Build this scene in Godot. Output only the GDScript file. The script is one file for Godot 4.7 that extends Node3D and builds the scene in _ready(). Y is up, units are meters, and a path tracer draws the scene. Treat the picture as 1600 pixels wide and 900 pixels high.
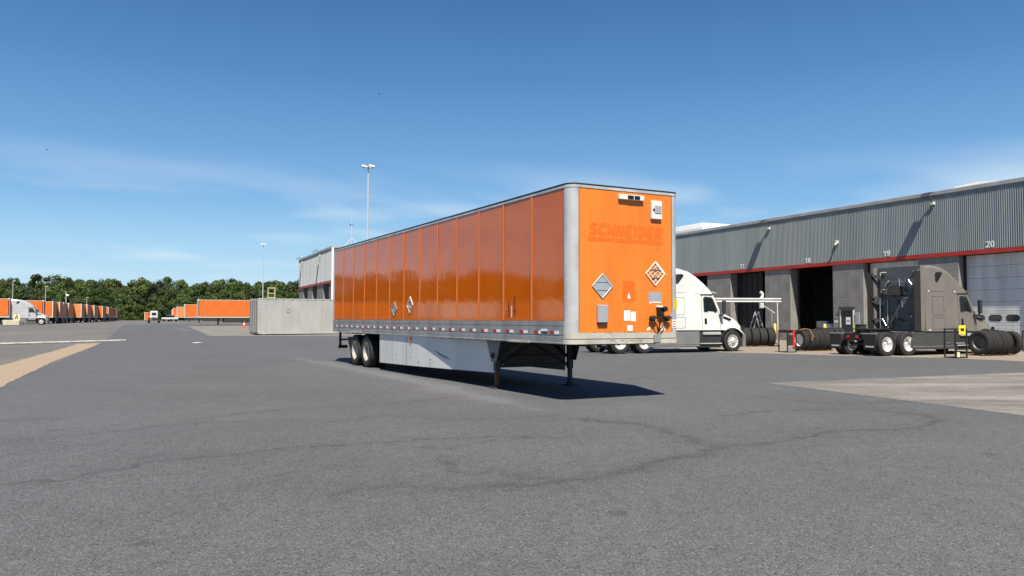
extends Node3D
# A trailer yard: one orange box trailer in front, workshop with bays on the right, parked trailers and a wood behind.

const EYE := 1.5626          # camera height
const YAW_SHOP := 114.3      # workshop facade, degrees about y
const HEAD_IN := 65.5        # heading of vehicles that point at the workshop

var M := {}                  # materials by name
var used_names := {}
var rng := RandomNumberGenerator.new()
var tyre_mesh: ArrayMesh
var wide_tyre_mesh: ArrayMesh
var rim_mesh: ArrayMesh
var hub_mesh: ArrayMesh
var steer_rim_mesh: ArrayMesh
var hand_holes_mesh: ArrayMesh
var box_unit: ArrayMesh

# ---------------------------------------------------------------- mesh builder
class MB:
	var v := PackedVector3Array()
	var n := PackedVector3Array()
	var c := PackedColorArray()
	var uv := PackedVector2Array()
	var uv2 := PackedVector2Array()
	var tint := Color.WHITE
	var coloured := false
	var xf := Transform3D()

	func tri(a: Vector3, b: Vector3, d: Vector3, na: Vector3, nb: Vector3, nd: Vector3) -> void:
		for p in [a, d, b]:
			v.append(xf * p)
		var bs := xf.basis
		for p in [na, nd, nb]:
			n.append((bs * p).normalized())
		if coloured:
			for k in 3:
				c.append(tint)

	func flat(a: Vector3, b: Vector3, d: Vector3) -> void:
		var m := (b - a).cross(d - a).normalized()
		tri(a, b, d, m, m, m)

	func quad(a: Vector3, b: Vector3, d: Vector3, e: Vector3) -> void:
		var m := (d - a).cross(e - b).normalized()
		tri(a, b, d, m, m, m)
		tri(a, d, e, m, m, m)

	func quads(a: Vector3, b: Vector3, d: Vector3, e: Vector3, na: Vector3, nb: Vector3, nd: Vector3, ne: Vector3) -> void:
		tri(a, b, d, na, nb, nd)
		tri(a, d, e, na, nd, ne)

	func box(p: Vector3, s: Vector3, b := Basis()) -> MB:
		var h := s * 0.5
		var k := []
		for i in 8:
			k.append(p + b * Vector3(h.x if i & 1 else -h.x, h.y if i & 2 else -h.y, h.z if i & 4 else -h.z))
		for f in [[4, 5, 7, 6], [1, 0, 2, 3], [5, 1, 3, 7], [0, 4, 6, 2], [6, 7, 3, 2], [0, 1, 5, 4]]:
			quad(k[f[0]], k[f[1]], k[f[2]], k[f[3]])
		return self

	func cbox(p: Vector3, s: Vector3, r: float, b := Basis()) -> MB:      # box with chamfered edges
		var h := s * 0.5
		var ax := [Vector3.RIGHT, Vector3.UP, Vector3.BACK]
		for a in 3:
			var o1 := (a + 1) % 3
			var o2 := (a + 2) % 3
			for sg in [-1.0, 1.0]:
				var q := []
				for w in [[-1, -1], [1, -1], [1, 1], [-1, 1]]:
					q.append(p + b * (ax[a] * h[a] * sg + ax[o1] * (h[o1] - r) * w[0] + ax[o2] * (h[o2] - r) * w[1]))
				if sg > 0:
					quad(q[0], q[1], q[2], q[3])
				else:
					quad(q[3], q[2], q[1], q[0])
		for a in 3:
			var o1 := (a + 1) % 3
			var o2 := (a + 2) % 3
			for s1 in [-1.0, 1.0]:
				for s2 in [-1.0, 1.0]:
					var q := []
					for w in [[-1, 0], [1, 0], [1, 1], [-1, 1]]:
						var e1: float = h[o1] - (0.0 if w[1] == 0 else r)
						var e2: float = h[o2] - (r if w[1] == 0 else 0.0)
						q.append(p + b * (ax[a] * (h[a] - r) * w[0] + ax[o1] * e1 * s1 + ax[o2] * e2 * s2))
					if s1 * s2 > 0:
						quad(q[0], q[1], q[2], q[3])
					else:
						quad(q[3], q[2], q[1], q[0])
		for sx in [-1.0, 1.0]:
			for sy in [-1.0, 1.0]:
				for sz in [-1.0, 1.0]:
					var A := p + b * Vector3(h.x * sx, (h.y - r) * sy, (h.z - r) * sz)
					var B := p + b * Vector3((h.x - r) * sx, h.y * sy, (h.z - r) * sz)
					var C := p + b * Vector3((h.x - r) * sx, (h.y - r) * sy, h.z * sz)
					if sx * sy * sz > 0:
						flat(A, B, C)
					else:
						flat(A, C, B)
		return self

	func cyl(p0: Vector3, p1: Vector3, r0: float, r1: float, seg := 12, caps := true) -> MB:
		var d := (p1 - p0).normalized()
		var side := d.cross(Vector3.UP if absf(d.y) < 0.9 else Vector3.RIGHT).normalized()
		var up := side.cross(d).normalized()
		for i in seg:
			var a0 := TAU * i / seg
			var a1 := TAU * (i + 1) / seg
			var m0 := side * cos(a0) + up * sin(a0)
			var m1 := side * cos(a1) + up * sin(a1)
			quads(p0 + m1 * r0, p0 + m0 * r0, p1 + m0 * r1, p1 + m1 * r1, m1, m0, m0, m1)
			if caps:
				flat(p0, p0 + m0 * r0, p0 + m1 * r0)
				flat(p1, p1 + m1 * r1, p1 + m0 * r1)
		return self

	func tube(pts: Array, r: float, seg := 8) -> MB:
		for i in pts.size() - 1:
			cyl(pts[i], pts[i + 1], r, r, seg, true)
		return self

	func lathe(prof: Array, seg: int, smooth := true) -> MB:               # prof: Vector2(radius, z), axis z, outside on the left of the path
		var nn := []
		for i in prof.size() - 1:
			var t: Vector2 = prof[i + 1] - prof[i]
			nn.append(Vector2(t.y, -t.x).normalized())
		for i in prof.size() - 1:
			var na: Vector2 = nn[i]
			var nb: Vector2 = nn[i]
			if smooth:
				if i > 0 and nn[i].dot(nn[i - 1]) > 0.5:
					na = (nn[i] + nn[i - 1]).normalized()
				if i < nn.size() - 1 and nn[i].dot(nn[i + 1]) > 0.5:
					nb = (nn[i] + nn[i + 1]).normalized()
			for k in seg:
				var a0 := TAU * k / seg
				var a1 := TAU * (k + 1) / seg
				var u0 := Vector3(cos(a0), sin(a0), 0)
				var u1 := Vector3(cos(a1), sin(a1), 0)
				var zz := Vector3(0, 0, 1)
				quads(u0 * prof[i].x + zz * prof[i].y, u1 * prof[i].x + zz * prof[i].y, u1 * prof[i + 1].x + zz * prof[i + 1].y, u0 * prof[i + 1].x + zz * prof[i + 1].y,
					u0 * na.x + zz * na.y, u1 * na.x + zz * na.y, u1 * nb.x + zz * nb.y, u0 * nb.x + zz * nb.y)
		return self

	func prism(poly: PackedVector2Array, d: float, t := Transform3D()) -> MB:   # polygon in xy, pushed from z = 0 to z = d
		var pg := poly
		if Geometry2D.is_polygon_clockwise(pg):
			pg = pg.duplicate()
			pg.reverse()
		var idx := Geometry2D.triangulate_polygon(pg)
		for i in range(0, idx.size(), 3):
			var a := pg[idx[i]]
			var b := pg[idx[i + 1]]
			var e := pg[idx[i + 2]]
			if (b - a).cross(e - a) < 0:
				var w := b
				b = e
				e = w
			flat(t * Vector3(a.x, a.y, d), t * Vector3(b.x, b.y, d), t * Vector3(e.x, e.y, d))
			flat(t * Vector3(a.x, a.y, 0), t * Vector3(e.x, e.y, 0), t * Vector3(b.x, b.y, 0))
		for i in pg.size():
			var a := pg[i]
			var b := pg[(i + 1) % pg.size()]
			quad(t * Vector3(a.x, a.y, 0), t * Vector3(b.x, b.y, 0), t * Vector3(b.x, b.y, d), t * Vector3(a.x, a.y, d))
		return self

	func grid(rows: Array, closed := false) -> MB:                          # rows[i][j]; outside where d(row) x d(column) points
		var nr := rows.size()
		var nc: int = rows[0].size()
		var nm := []
		for i in nr:
			var line := []
			for j in nc:
				var di: Vector3 = rows[mini(i + 1, nr - 1)][j] - rows[maxi(i - 1, 0)][j]
				var j0 := (j - 1 + nc) % nc if closed else maxi(j - 1, 0)
				var j1 := (j + 1) % nc if closed else mini(j + 1, nc - 1)
				var dj: Vector3 = rows[i][j1] - rows[i][j0]
				line.append(di.cross(dj).normalized())
			nm.append(line)
		for i in nr - 1:
			for j in (nc if closed else nc - 1):
				var k := (j + 1) % nc
				quads(rows[i][j], rows[i + 1][j], rows[i + 1][k], rows[i][k], nm[i][j], nm[i + 1][j], nm[i + 1][k], nm[i][k])
		return self

	func mesh() -> ArrayMesh:
		var a := []
		a.resize(Mesh.ARRAY_MAX)
		a[Mesh.ARRAY_VERTEX] = v
		a[Mesh.ARRAY_NORMAL] = n
		if coloured:
			a[Mesh.ARRAY_COLOR] = c
		if uv.size():
			a[Mesh.ARRAY_TEX_UV] = uv
		if uv2.size():
			a[Mesh.ARRAY_TEX_UV2] = uv2
		var m := ArrayMesh.new()
		m.add_surface_from_arrays(Mesh.PRIMITIVE_TRIANGLES, a)
		return m

# ---------------------------------------------------------------- nodes
func numbered(called: String) -> String:
	var k: int = used_names.get(called, 0)
	used_names[called] = k + 1
	return called if k == 0 else "%s_%03d" % [called, k]

func tag(o: Node3D, label: String, category: String, group := "") -> void:
	o.set_meta("label", label)
	o.set_meta("category", category)
	if group:
		o.set_meta("group", group)

func thing(called: String, label: String, category: String, at := Vector3.ZERO, turn := 0.0, group := "") -> Node3D:
	var o := Node3D.new()
	o.name = numbered(called)
	add_child(o, true)
	o.position = at
	o.rotation_degrees.y = turn
	tag(o, label, category, group)
	return o

func part(parent: Node3D, called: String, shape, mat: Material, at := Vector3.ZERO) -> MeshInstance3D:
	var o := MeshInstance3D.new()
	o.name = called
	o.mesh = shape.mesh() if shape is MB else shape
	o.material_override = mat
	parent.add_child(o, true)
	o.position = at
	return o

func struct(called: String, shape, mat: Material, label := "") -> MeshInstance3D:
	var o := MeshInstance3D.new()
	o.name = numbered(called)
	o.mesh = shape.mesh() if shape is MB else shape
	o.material_override = mat
	add_child(o, true)
	o.set_meta("kind", "structure")
	if label:
		o.set_meta("label", label)
	return o

func dup(o: Node3D, called: String, label: String, category: String, at: Vector3, turn: float, group := "") -> Node3D:
	var c: Node3D = o.duplicate()
	c.name = numbered(called)
	add_child(c, true)
	c.position = at
	c.rotation_degrees.y = turn
	tag(c, label, category, group)
	return c

# world place from (metres to the right, metres ahead); ground height there
func gh(ahead: float) -> float:
	var t := [[40.0, 0.0], [67.0, 0.16], [125.0, 0.55], [180.0, 0.64], [300.0, 0.85], [2500.0, 1.2]]
	if ahead <= 40.0:
		return 0.0
	for i in t.size() - 1:
		if ahead <= t[i + 1][0]:
			return lerpf(t[i][1], t[i + 1][1], (ahead - t[i][0]) / (t[i + 1][0] - t[i][0]))
	return 1.2

func W(right: float, ahead: float, up := 0.0) -> Vector3:
	return Vector3(right, gh(ahead) + up, -ahead)

func turn_of(heading: float) -> float:
	return 90.0 - heading

# ---------------------------------------------------------------- materials
func lin(r: float, g: float, b: float, a := 1.0) -> Color:
	var k := Color(r, g, b).linear_to_srgb()
	k.a = a
	return k

func mat(called: String, r: float, g: float, b: float, rough := 0.6, metal := 0.0, tex: Texture2D = null, scale := 1.0) -> StandardMaterial3D:
	var m := StandardMaterial3D.new()
	m.resource_name = called
	m.albedo_color = lin(r, g, b)
	m.roughness = rough
	m.metallic = metal
	if tex:
		m.albedo_texture = tex
		m.uv1_triplanar = true
		m.uv1_scale = Vector3.ONE * scale
	M[called] = m
	return m

func noise(freq: float, kind := FastNoiseLite.TYPE_SIMPLEX_SMOOTH, oct := 4, sd := 1) -> FastNoiseLite:
	var f := FastNoiseLite.new()
	f.noise_type = kind
	f.frequency = freq
	f.seed = sd
	f.fractal_octaves = oct
	f.fractal_type = FastNoiseLite.FRACTAL_FBM if oct > 1 else FastNoiseLite.FRACTAL_NONE
	return f

func to_byte(l: float) -> int:
	return clampi(int(round(255.0 * (1.055 * pow(maxf(l, 0.0031), 1.0 / 2.4) - 0.055))), 0, 255)

func grey_tex(w: int, h: int, fn: Callable) -> ImageTexture:         # fn(x, y) gives a linear grey
	var lut := PackedByteArray()
	for i in 1025:
		lut.append(to_byte(i / 1024.0))
	var d := PackedByteArray()
	d.resize(w * h * 3)
	for y in h:
		for x in w:
			var k := lut[clampi(int(fn.call(x, y) * 1024.0), 0, 1024)]
			var o := (y * w + x) * 3
			d[o] = k
			d[o + 1] = k
			d[o + 2] = k
	return ImageTexture.create_from_image(Image.create_from_data(w, h, false, Image.FORMAT_RGB8, d))

func grime_tex(sd: int, low: float, fx: float, fy: float) -> ImageTexture:    # blotches and streaks between low and 1
	var a := noise(0.01, FastNoiseLite.TYPE_SIMPLEX_SMOOTH, 5, sd)
	var b := noise(0.05, FastNoiseLite.TYPE_SIMPLEX_SMOOTH, 3, sd + 7)
	var s := 256
	return grey_tex(s, s, func(x, y):
		var ang: float = TAU * x / s
		var bng: float = TAU * y / s
		var k: float = a.get_noise_3d(cos(ang) * 40.0 * fx + 100.0, sin(ang) * 40.0 * fx, cos(bng) * 40.0 * fy + sin(bng) * 23.0 * fy)
		var j: float = b.get_noise_3d(cos(ang) * 40.0 * fx, sin(ang) * 40.0 * fx + 50.0, cos(bng) * 40.0 * fy + sin(bng) * 31.0 * fy)
		return clampf(1.0 - (1.0 - low) * clampf(0.45 + 0.9 * k + 0.35 * j, 0.0, 1.0), 0.0, 1.0))

func add_bump(m: StandardMaterial3D, tex: Texture2D, centimetres: float) -> void:
	m.heightmap_enabled = true
	m.heightmap_texture = tex
	m.heightmap_scale = centimetres

# ---------------------------------------------------------------- camera, sky, sun
func _ready() -> void:
	rng.seed = 11
	var cam := Camera3D.new()
	cam.name = "camera"
	add_child(cam)
	cam.position = Vector3(0, EYE, 0)
	cam.rotation = Vector3(0.0396, 0, 0.0017)
	cam.fov = 40.15
	cam.near = 0.1
	cam.far = 4000.0
	cam.current = true
	var we := WorldEnvironment.new()
	we.name = "environment"
	var env := Environment.new()
	env.background_mode = Environment.BG_SKY
	env.sky = Sky.new()
	env.sky.sky_material = sky_material()
	env.background_energy_multiplier = 0.585
	env.tonemap_mode = Environment.TONE_MAPPER_LINEAR
	env.tonemap_exposure = 1.7
	env.sdfgi_enabled = true
	env.ssao_enabled = true
	env.ssil_enabled = true
	we.environment = env
	add_child(we)
	var sun := DirectionalLight3D.new()
	sun.name = "sun"
	sun.light_energy = 1.6
	sun.light_color = Color(1.0, 0.957, 0.89)
	sun.light_angular_distance = 0.5
	sun.shadow_enabled = true
	add_child(sun)
	var el := deg_to_rad(55.0)
	var travel := Vector3(-0.13 * cos(el), -sin(el), -0.9915 * cos(el))
	sun.look_at_from_position(Vector3.ZERO, travel, Vector3.UP)
	make_materials()
	make_shared()
	build_ground()
	build_workshop()
	build_far_workshop()
	build_wood()
	build_main_trailer()
	build_tractors()
	build_tyre_rows()
	build_bay_things()
	build_container_corner()
	build_parked()
	build_poles()
	build_birds()

func sky_material() -> PanoramaSkyMaterial:
	var w := 2048
	var h := 1024
	var im := Image.create(w, h, false, Image.FORMAT_RGBF)
	var wisps := noise(1.0, FastNoiseLite.TYPE_SIMPLEX_SMOOTH, 5, 12)
	var veil := noise(1.0, FastNoiseLite.TYPE_SIMPLEX_SMOOTH, 3, 9)
	# colour by height above the horizon, in degrees
	var hs := [0.0, 2.5, 5.0, 8.0, 12.0, 17.0, 23.0, 35.0, 90.0]
	var cs := [Vector3(0.58, 0.80, 0.93), Vector3(0.53, 0.77, 0.93), Vector3(0.40, 0.68, 0.91), Vector3(0.255, 0.51, 0.82), Vector3(0.175, 0.385, 0.715), Vector3(0.105, 0.265, 0.56), Vector3(0.062, 0.175, 0.42), Vector3(0.04, 0.12, 0.32), Vector3(0.026, 0.075, 0.22)]
	for y in h:
		var up := PI * (0.5 - (y + 0.5) / h)
		if up < -0.02:
			im.fill_rect(Rect2i(0, y, w, 1), Color(0.16, 0.16, 0.16))
			continue
		var e := rad_to_deg(maxf(up, 0.0))
		var k := 0
		while k < hs.size() - 2 and e > hs[k + 1]:
			k += 1
		var t := clampf((e - hs[k]) / (hs[k + 1] - hs[k]), 0.0, 1.0)
		var base: Vector3 = cs[k].lerp(cs[k + 1], t)
		var cu := cos(up)
		var su := maxf(sin(up), 0.0) + 0.045
		# thin cirrus: present low in the sky, thinning upwards
		var much := clampf((e - 0.5) / 3.0, 0.0, 1.0) * clampf((11.5 - e) / 4.0, 0.0, 1.0)
		for x in w:
			var a := TAU * (x + 0.5) / w
			var c := base
			if much > 0.0:
				var px := cu * sin(a) / su
				var pz := -cu * cos(a) / su
				var f := veil.get_noise_2d(px * 0.22 + 3.0, pz * 0.16 + 8.0)
				var g := wisps.get_noise_2d(px * 0.42 + pz * 0.12, pz * 0.40 + px * 0.06)
				var bank := 0.5 + 0.5 * cos(3.0 * (a - PI + 0.42))          # three banks of cirrus round the horizon
				var d := clampf((0.85 * g + f * 0.55 + 0.62 * bank - 0.20) * 1.35, 0.0, 1.0) * much
				c = c.lerp(Vector3(0.76, 0.89, 0.97), d * 0.85)
			im.set_pixel(x, y, Color(c.x, c.y, c.z))
	var m := PanoramaSkyMaterial.new()
	m.panorama = ImageTexture.create_from_image(im)
	return m

func make_materials() -> void:
	var blot := grime_tex(3, 0.72, 1.0, 1.0)
	var soft := grime_tex(4, 0.86, 1.0, 1.0)
	var streak := grime_tex(6, 0.74, 3.0, 0.35)
	var waves := grime_tex(8, 0.0, 0.5, 0.5)
	# paint
	var o := mat("orange side paint", 0.60, 0.120, 0.005, 0.06, 0.0, soft, 0.35)
	o.metallic_specular = 0.5
	add_bump(o, waves, 0.10)
	mat("orange front paint", 0.70, 0.190, 0.017, 0.5, 0.0, grime_tex(14, 0.80, 2.0, 0.7), 0.4)
	mat("ghost lettering", 0.63, 0.124, 0.003, 0.5)
	mat("orange seam", 0.66, 0.16, 0.018, 0.35)
	mat("orange parked", 0.62, 0.138, 0.016, 0.5, 0.0, soft, 0.4)
	mat("orange faded", 0.60, 0.22, 0.07, 0.6, 0.0, soft, 0.4)
	mat("white paint", 0.66, 0.68, 0.67, 0.28, 0.0, soft, 0.4)
	mat("taupe paint", 0.205, 0.197, 0.186, 0.34, 0.2, soft, 0.5)
	mat("silver paint", 0.55, 0.56, 0.57, 0.3, 0.35, soft, 0.5)
	mat("cab back", 0.088, 0.098, 0.108, 0.5, 0.0, blot, 0.6)
	mat("dark plastic", 0.030, 0.032, 0.035, 0.55, 0.0, blot, 0.8)
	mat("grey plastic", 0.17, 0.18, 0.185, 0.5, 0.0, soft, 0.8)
	mat("chassis black", 0.016, 0.016, 0.017, 0.6, 0.0, blot, 0.9)
	mat("rubber", 0.018, 0.018, 0.019, 0.8, 0.0, blot, 1.6)
	mat("old rubber", 0.022, 0.023, 0.025, 0.85, 0.0, blot, 1.3)
	mat("aluminium", 0.58, 0.59, 0.59, 0.38, 0.35, blot, 0.7)
	mat("dull aluminium", 0.36, 0.37, 0.37, 0.5, 0.45, blot, 0.7)
	mat("cream rail", 0.55, 0.53, 0.46, 0.5, 0.25, blot, 0.9)
	mat("polished wheel", 0.80, 0.80, 0.79, 0.3, 0.6)
	mat("white wheel", 0.74, 0.74, 0.72, 0.4)
	mat("dirty shaded wheel", 0.36, 0.35, 0.33, 0.6, 0.0, blot, 2.0)  # grimy, and darkened to paint in the trailer body's shadow on the rims
	mat("tractor skirt", 0.06, 0.062, 0.064, 0.45, 0.0, soft, 0.8)
	mat("chrome", 0.8, 0.8, 0.8, 0.12, 1.0)
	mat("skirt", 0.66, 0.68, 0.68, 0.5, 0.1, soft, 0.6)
	mat("white sticker", 0.80, 0.80, 0.78, 0.5)
	mat("off white", 0.66, 0.65, 0.60, 0.5, 0.0, soft, 1.0)
	mat("yellow sticker", 0.80, 0.62, 0.02, 0.5)
	mat("red paint", 0.42, 0.026, 0.012, 0.45, 0.0, soft, 0.3)
	mat("bright red", 0.5, 0.03, 0.03, 0.4)
	mat("reflector red", 0.42, 0.012, 0.02, 0.3)
	mat("reflector white", 0.80, 0.81, 0.80, 0.35)
	mat("black lens", 0.008, 0.008, 0.009, 0.2)
	mat("black print", 0.012, 0.009, 0.008, 0.6)
	mat("dark red", 0.10, 0.012, 0.008, 0.6)
	mat("plate grey", 0.38, 0.41, 0.44, 0.45, 0.3, soft, 1.5)
	mat("amber", 0.5, 0.12, 0.01, 0.3)
	mat("rust", 0.16, 0.06, 0.025, 0.9, 0.0, blot, 2.0)
	# building
	mat("cladding", 0.29, 0.33, 0.345, 0.5, 0.15, streak, 0.12)
	for k in 4:
		mat("cladding %d" % k, [0.29, 0.275, 0.30, 0.285][k], [0.33, 0.318, 0.335, 0.333][k], [0.345, 0.338, 0.344, 0.352][k], 0.5, 0.15, streak, 0.12 + 0.01 * k)
	mat("cladding light", 0.44, 0.47, 0.49, 0.5, 0.1, streak, 0.12)
	mat("cap metal", 0.46, 0.46, 0.45, 0.45, 0.3, blot, 0.3)
	mat("block wall", 0.235, 0.23, 0.222, 0.85, 0.0, blot, 0.5)
	mat("inside wall", 0.20, 0.20, 0.19, 0.9, 0.0, blot, 0.4)
	mat("inside floor", 0.13, 0.125, 0.12, 0.7, 0.0, blot, 0.3)
	mat("door section", 0.60, 0.63, 0.65, 0.5, 0.0, streak, 0.3)
	mat("door rubber", 0.02, 0.02, 0.02, 0.8)
	mat("steel door", 0.022, 0.027, 0.034, 0.5, 0.0, soft, 1.0)
	mat("white trim", 0.78, 0.79, 0.78, 0.5)
	mat("roof white", 0.80, 0.80, 0.78, 0.6, 0.0, soft, 0.3)
	mat("lamp grey", 0.12, 0.12, 0.12, 0.5, 0.3)
	mat("bollard yellow", 0.72, 0.55, 0.09, 0.55, 0.0, blot, 1.5)
	mat("pale yellow", 0.66, 0.62, 0.38, 0.6)
	mat("container", 0.36, 0.37, 0.365, 0.65, 0.0, soft, 0.3)
	mat("cone orange", 0.75, 0.10, 0.02, 0.5)
	mat("concrete block", 0.50, 0.47, 0.37, 0.85, 0.0, blot, 0.7)
	mat("pole steel", 0.52, 0.53, 0.54, 0.5, 0.3)
	mat("strap brown", 0.22, 0.10, 0.04, 0.9)
	var g := mat("dark glass", 0.012, 0.016, 0.018, 0.06)
	g.metallic_specular = 0.6
	var cg := StandardMaterial3D.new()
	cg.resource_name = "clear glass"
	cg.albedo_color = Color(0.75, 0.85, 0.85, 0.25)
	cg.transparency = BaseMaterial3D.TRANSPARENCY_ALPHA
	cg.roughness = 0.05
	M["clear glass"] = cg
	# ground
	asphalt_textures()
	mat("concrete slab", 0.46, 0.445, 0.41, 0.9, 0.0, M["speckle"], 0.33)
	mat("tan base", 0.56, 0.44, 0.31, 0.95, 0.0, M["speckle"], 0.33)
	mat("apron", 0.45, 0.40, 0.325, 0.92, 0.0, M["speckle"], 0.33)
	mat("kerb white", 0.52, 0.51, 0.48, 0.8, 0.0, blot, 0.6)
	for k in ["concrete slab", "tan base", "apron"]:
		M[k].uv1_world_triplanar = true
	var stained := M["concrete slab"] as StandardMaterial3D
	stained.detail_enabled = true
	stained.detail_albedo = grime_tex(21, 0.42, 0.7, 3.2)
	stained.detail_blend_mode = BaseMaterial3D.BLEND_MODE_MUL
	stained.detail_uv_layer = BaseMaterial3D.DETAIL_UV_2
	stained.uv2_triplanar = true
	stained.uv2_world_triplanar = true
	stained.uv2_scale = Vector3.ONE * 0.11
	# leaves
	for k in 5:
		var f := mat("leaves %d" % k, [0.042, 0.060, 0.082, 0.105, 0.075][k], [0.078, 0.108, 0.128, 0.142, 0.098][k], [0.022, 0.022, 0.026, 0.028, 0.034][k], 0.7)
		f.vertex_color_use_as_albedo = true
		f.backlight_enabled = true
		f.backlight = Color(0.35, 0.4, 0.12)
	mat("bark", 0.10, 0.085, 0.07, 0.9)
	mat("earth", 0.045, 0.055, 0.022, 0.95)

func asphalt_textures() -> void:
	var s := 1024
	var r := RandomNumberGenerator.new()
	r.seed = 77
	var mid := noise(0.11, FastNoiseLite.TYPE_SIMPLEX, 2, 31).get_image(s, s).get_data()
	var wide := noise(0.012, FastNoiseLite.TYPE_SIMPLEX_SMOOTH, 4, 33).get_image(s, s).get_data()
	var cell := noise(0.27, FastNoiseLite.TYPE_CELLULAR, 1, 35)
	cell.cellular_return_type = FastNoiseLite.RETURN_CELL_VALUE
	var stones := cell.get_image(s, s).get_data()
	var lut := PackedByteArray()
	for i in 1025:
		lut.append(to_byte(i / 1024.0))
	var d := PackedByteArray()
	d.resize(s * s * 3)
	var b := PackedByteArray()
	b.resize(s * s)
	for i in s * s:
		var st := stones[i] / 255.0
		var k := 0.50 + 0.20 * (mid[i] / 255.0 - 0.5) + 0.10 * (wide[i] / 255.0 - 0.5) + 0.30 * (st - 0.5) + 0.30 * (r.randf() - 0.5)
		if st > 0.965:
			k += 0.42
		elif st < 0.05:
			k -= 0.14
		k = clampf(k, 0.06, 1.0)
		var q := lut[int(k * 1024.0)]
		d[i * 3] = q
		d[i * 3 + 1] = q
		d[i * 3 + 2] = q
		b[i] = clampi(int(255.0 * (0.5 * st + 0.3 * mid[i] / 255.0 + 0.2 * r.randf())), 0, 255)
	M["speckle"] = ImageTexture.create_from_image(Image.create_from_data(s, s, false, Image.FORMAT_RGB8, d))
	M["speckle height"] = ImageTexture.create_from_image(Image.create_from_data(s, s, false, Image.FORMAT_L8, b))

func make_shared() -> void:
	# tyre 1.04 m across, axis z, centred
	var prof := [Vector2(0.30, -0.115), Vector2(0.34, -0.135), Vector2(0.43, -0.142), Vector2(0.49, -0.130), Vector2(0.515, -0.112)]
	for k in 4:
		var z := -0.112 + 0.056 * k
		prof.append_array([Vector2(0.52, z + 0.006), Vector2(0.52, z + 0.044), Vector2(0.508, z + 0.046), Vector2(0.508, z + 0.056)])
	prof.resize(prof.size() - 2)
	prof.append_array([Vector2(0.515, 0.112), Vector2(0.49, 0.130), Vector2(0.43, 0.142), Vector2(0.34, 0.135), Vector2(0.30, 0.115)])
	tyre_mesh = MB.new().lathe(prof, 48).mesh()
	var wp := []
	for q in prof:
		wp.append(Vector2(q.x, q.y * 1.5))
	wide_tyre_mesh = MB.new().lathe(wp, 48).mesh()
	# dished rim: outer side at +z
	var rp := [Vector2(0.305, -0.12), Vector2(0.305, 0.112), Vector2(0.318, 0.122), Vector2(0.318, 0.128), Vector2(0.30, 0.130), Vector2(0.272, 0.09), Vector2(0.262, -0.05), Vector2(0.235, -0.075), Vector2(0.19, -0.055), Vector2(0.165, -0.045), Vector2(0.10, -0.045), Vector2(0.001, -0.045)]
	rim_mesh = MB.new().lathe(rp, 36).mesh()
	steer_rim_mesh = MB.new().lathe([Vector2(0.305, -0.12), Vector2(0.305, 0.112), Vector2(0.318, 0.122), Vector2(0.318, 0.128), Vector2(0.30, 0.130), Vector2(0.285, 0.098), Vector2(0.265, 0.085), Vector2(0.20, 0.105), Vector2(0.11, 0.112), Vector2(0.001, 0.112)], 36).mesh()
	var hh := MB.new()
	for k in 10:
		var a := TAU * (k + 0.5) / 10.0
		var p := Vector3(cos(a) * 0.228, sin(a) * 0.228, 0.09)
		hh.cyl(p, p + Vector3(0, 0, 0.012), 0.027, 0.027, 10)
	hand_holes_mesh = hh.mesh()
	var hm := MB.new().lathe([Vector2(0.10, 0.04), Vector2(0.10, 0.10), Vector2(0.085, 0.125), Vector2(0.05, 0.135), Vector2(0.001, 0.135)], 20)
	for k in 10:
		var a := TAU * k / 10.0
		var p := Vector3(cos(a) * 0.143, sin(a) * 0.143, 0.04)
		hm.cyl(p, p + Vector3(0, 0, 0.045), 0.017, 0.013, 6)
	hub_mesh = hm.mesh()

# a wheel with tyre > rim > hub; outside towards +z (side 1) or -z (side -1)
func wheel(parent: Node3D, at: Vector3, side: float, rim_mat: Material, dish := 1.0, called := "wheel") -> Node3D:
	var w := Node3D.new()
	w.name = called
	parent.add_child(w, true)
	w.position = at
	if side < 0:
		w.rotation_degrees.y = 180
	part(w, "tyre", tyre_mesh, M["rubber"])
	part(w, "rim", rim_mesh if dish > 0 else steer_rim_mesh, rim_mat)
	part(w, "hub", hub_mesh, rim_mat, Vector3(0, 0, -0.085 if dish > 0 else 0.07))
	if dish < 0:
		part(w, "hand_holes", hand_holes_mesh, M["chassis black"]).set_meta("kind", "stuff")
	return w

# ---------------------------------------------------------------- ground
func sheet(points: Array, up: float) -> MB:          # flat polygon on the ground, points [right, ahead]
	var pg := PackedVector2Array()
	for q in points:
		pg.append(Vector2(q[0], q[1]))
	var idx := Geometry2D.triangulate_polygon(pg)
	var m := MB.new()
	for i in range(0, idx.size(), 3):
		var a := pg[idx[i]]
		var b := pg[idx[i + 1]]
		var c := pg[idx[i + 2]]
		if (b - a).cross(c - a) < 0:
			var w := b
			b = c
			c = w
		m.tri(W(a.x, a.y, up), W(b.x, b.y, up), W(c.x, c.y, up), Vector3.UP, Vector3.UP, Vector3.UP)
	return m

func rough_edge(points: Array, step: float, amp: float, sd: int) -> Array:
	var f := noise(0.6, FastNoiseLite.TYPE_SIMPLEX, 3, sd)
	var out := []
	for i in points.size():
		var a := Vector2(points[i][0], points[i][1])
		var b := Vector2(points[(i + 1) % points.size()][0], points[(i + 1) % points.size()][1])
		var cnt := maxi(1, int((b - a).length() / step))
		var nrm := (b - a).orthogonal().normalized()
		for k in cnt:
			var p := a.lerp(b, float(k) / cnt)
			if k > 0:
				p += nrm * f.get_noise_2d(p.x * 3.0, p.y * 3.0) * amp
			out.append([p.x, p.y])
	return out

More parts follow.
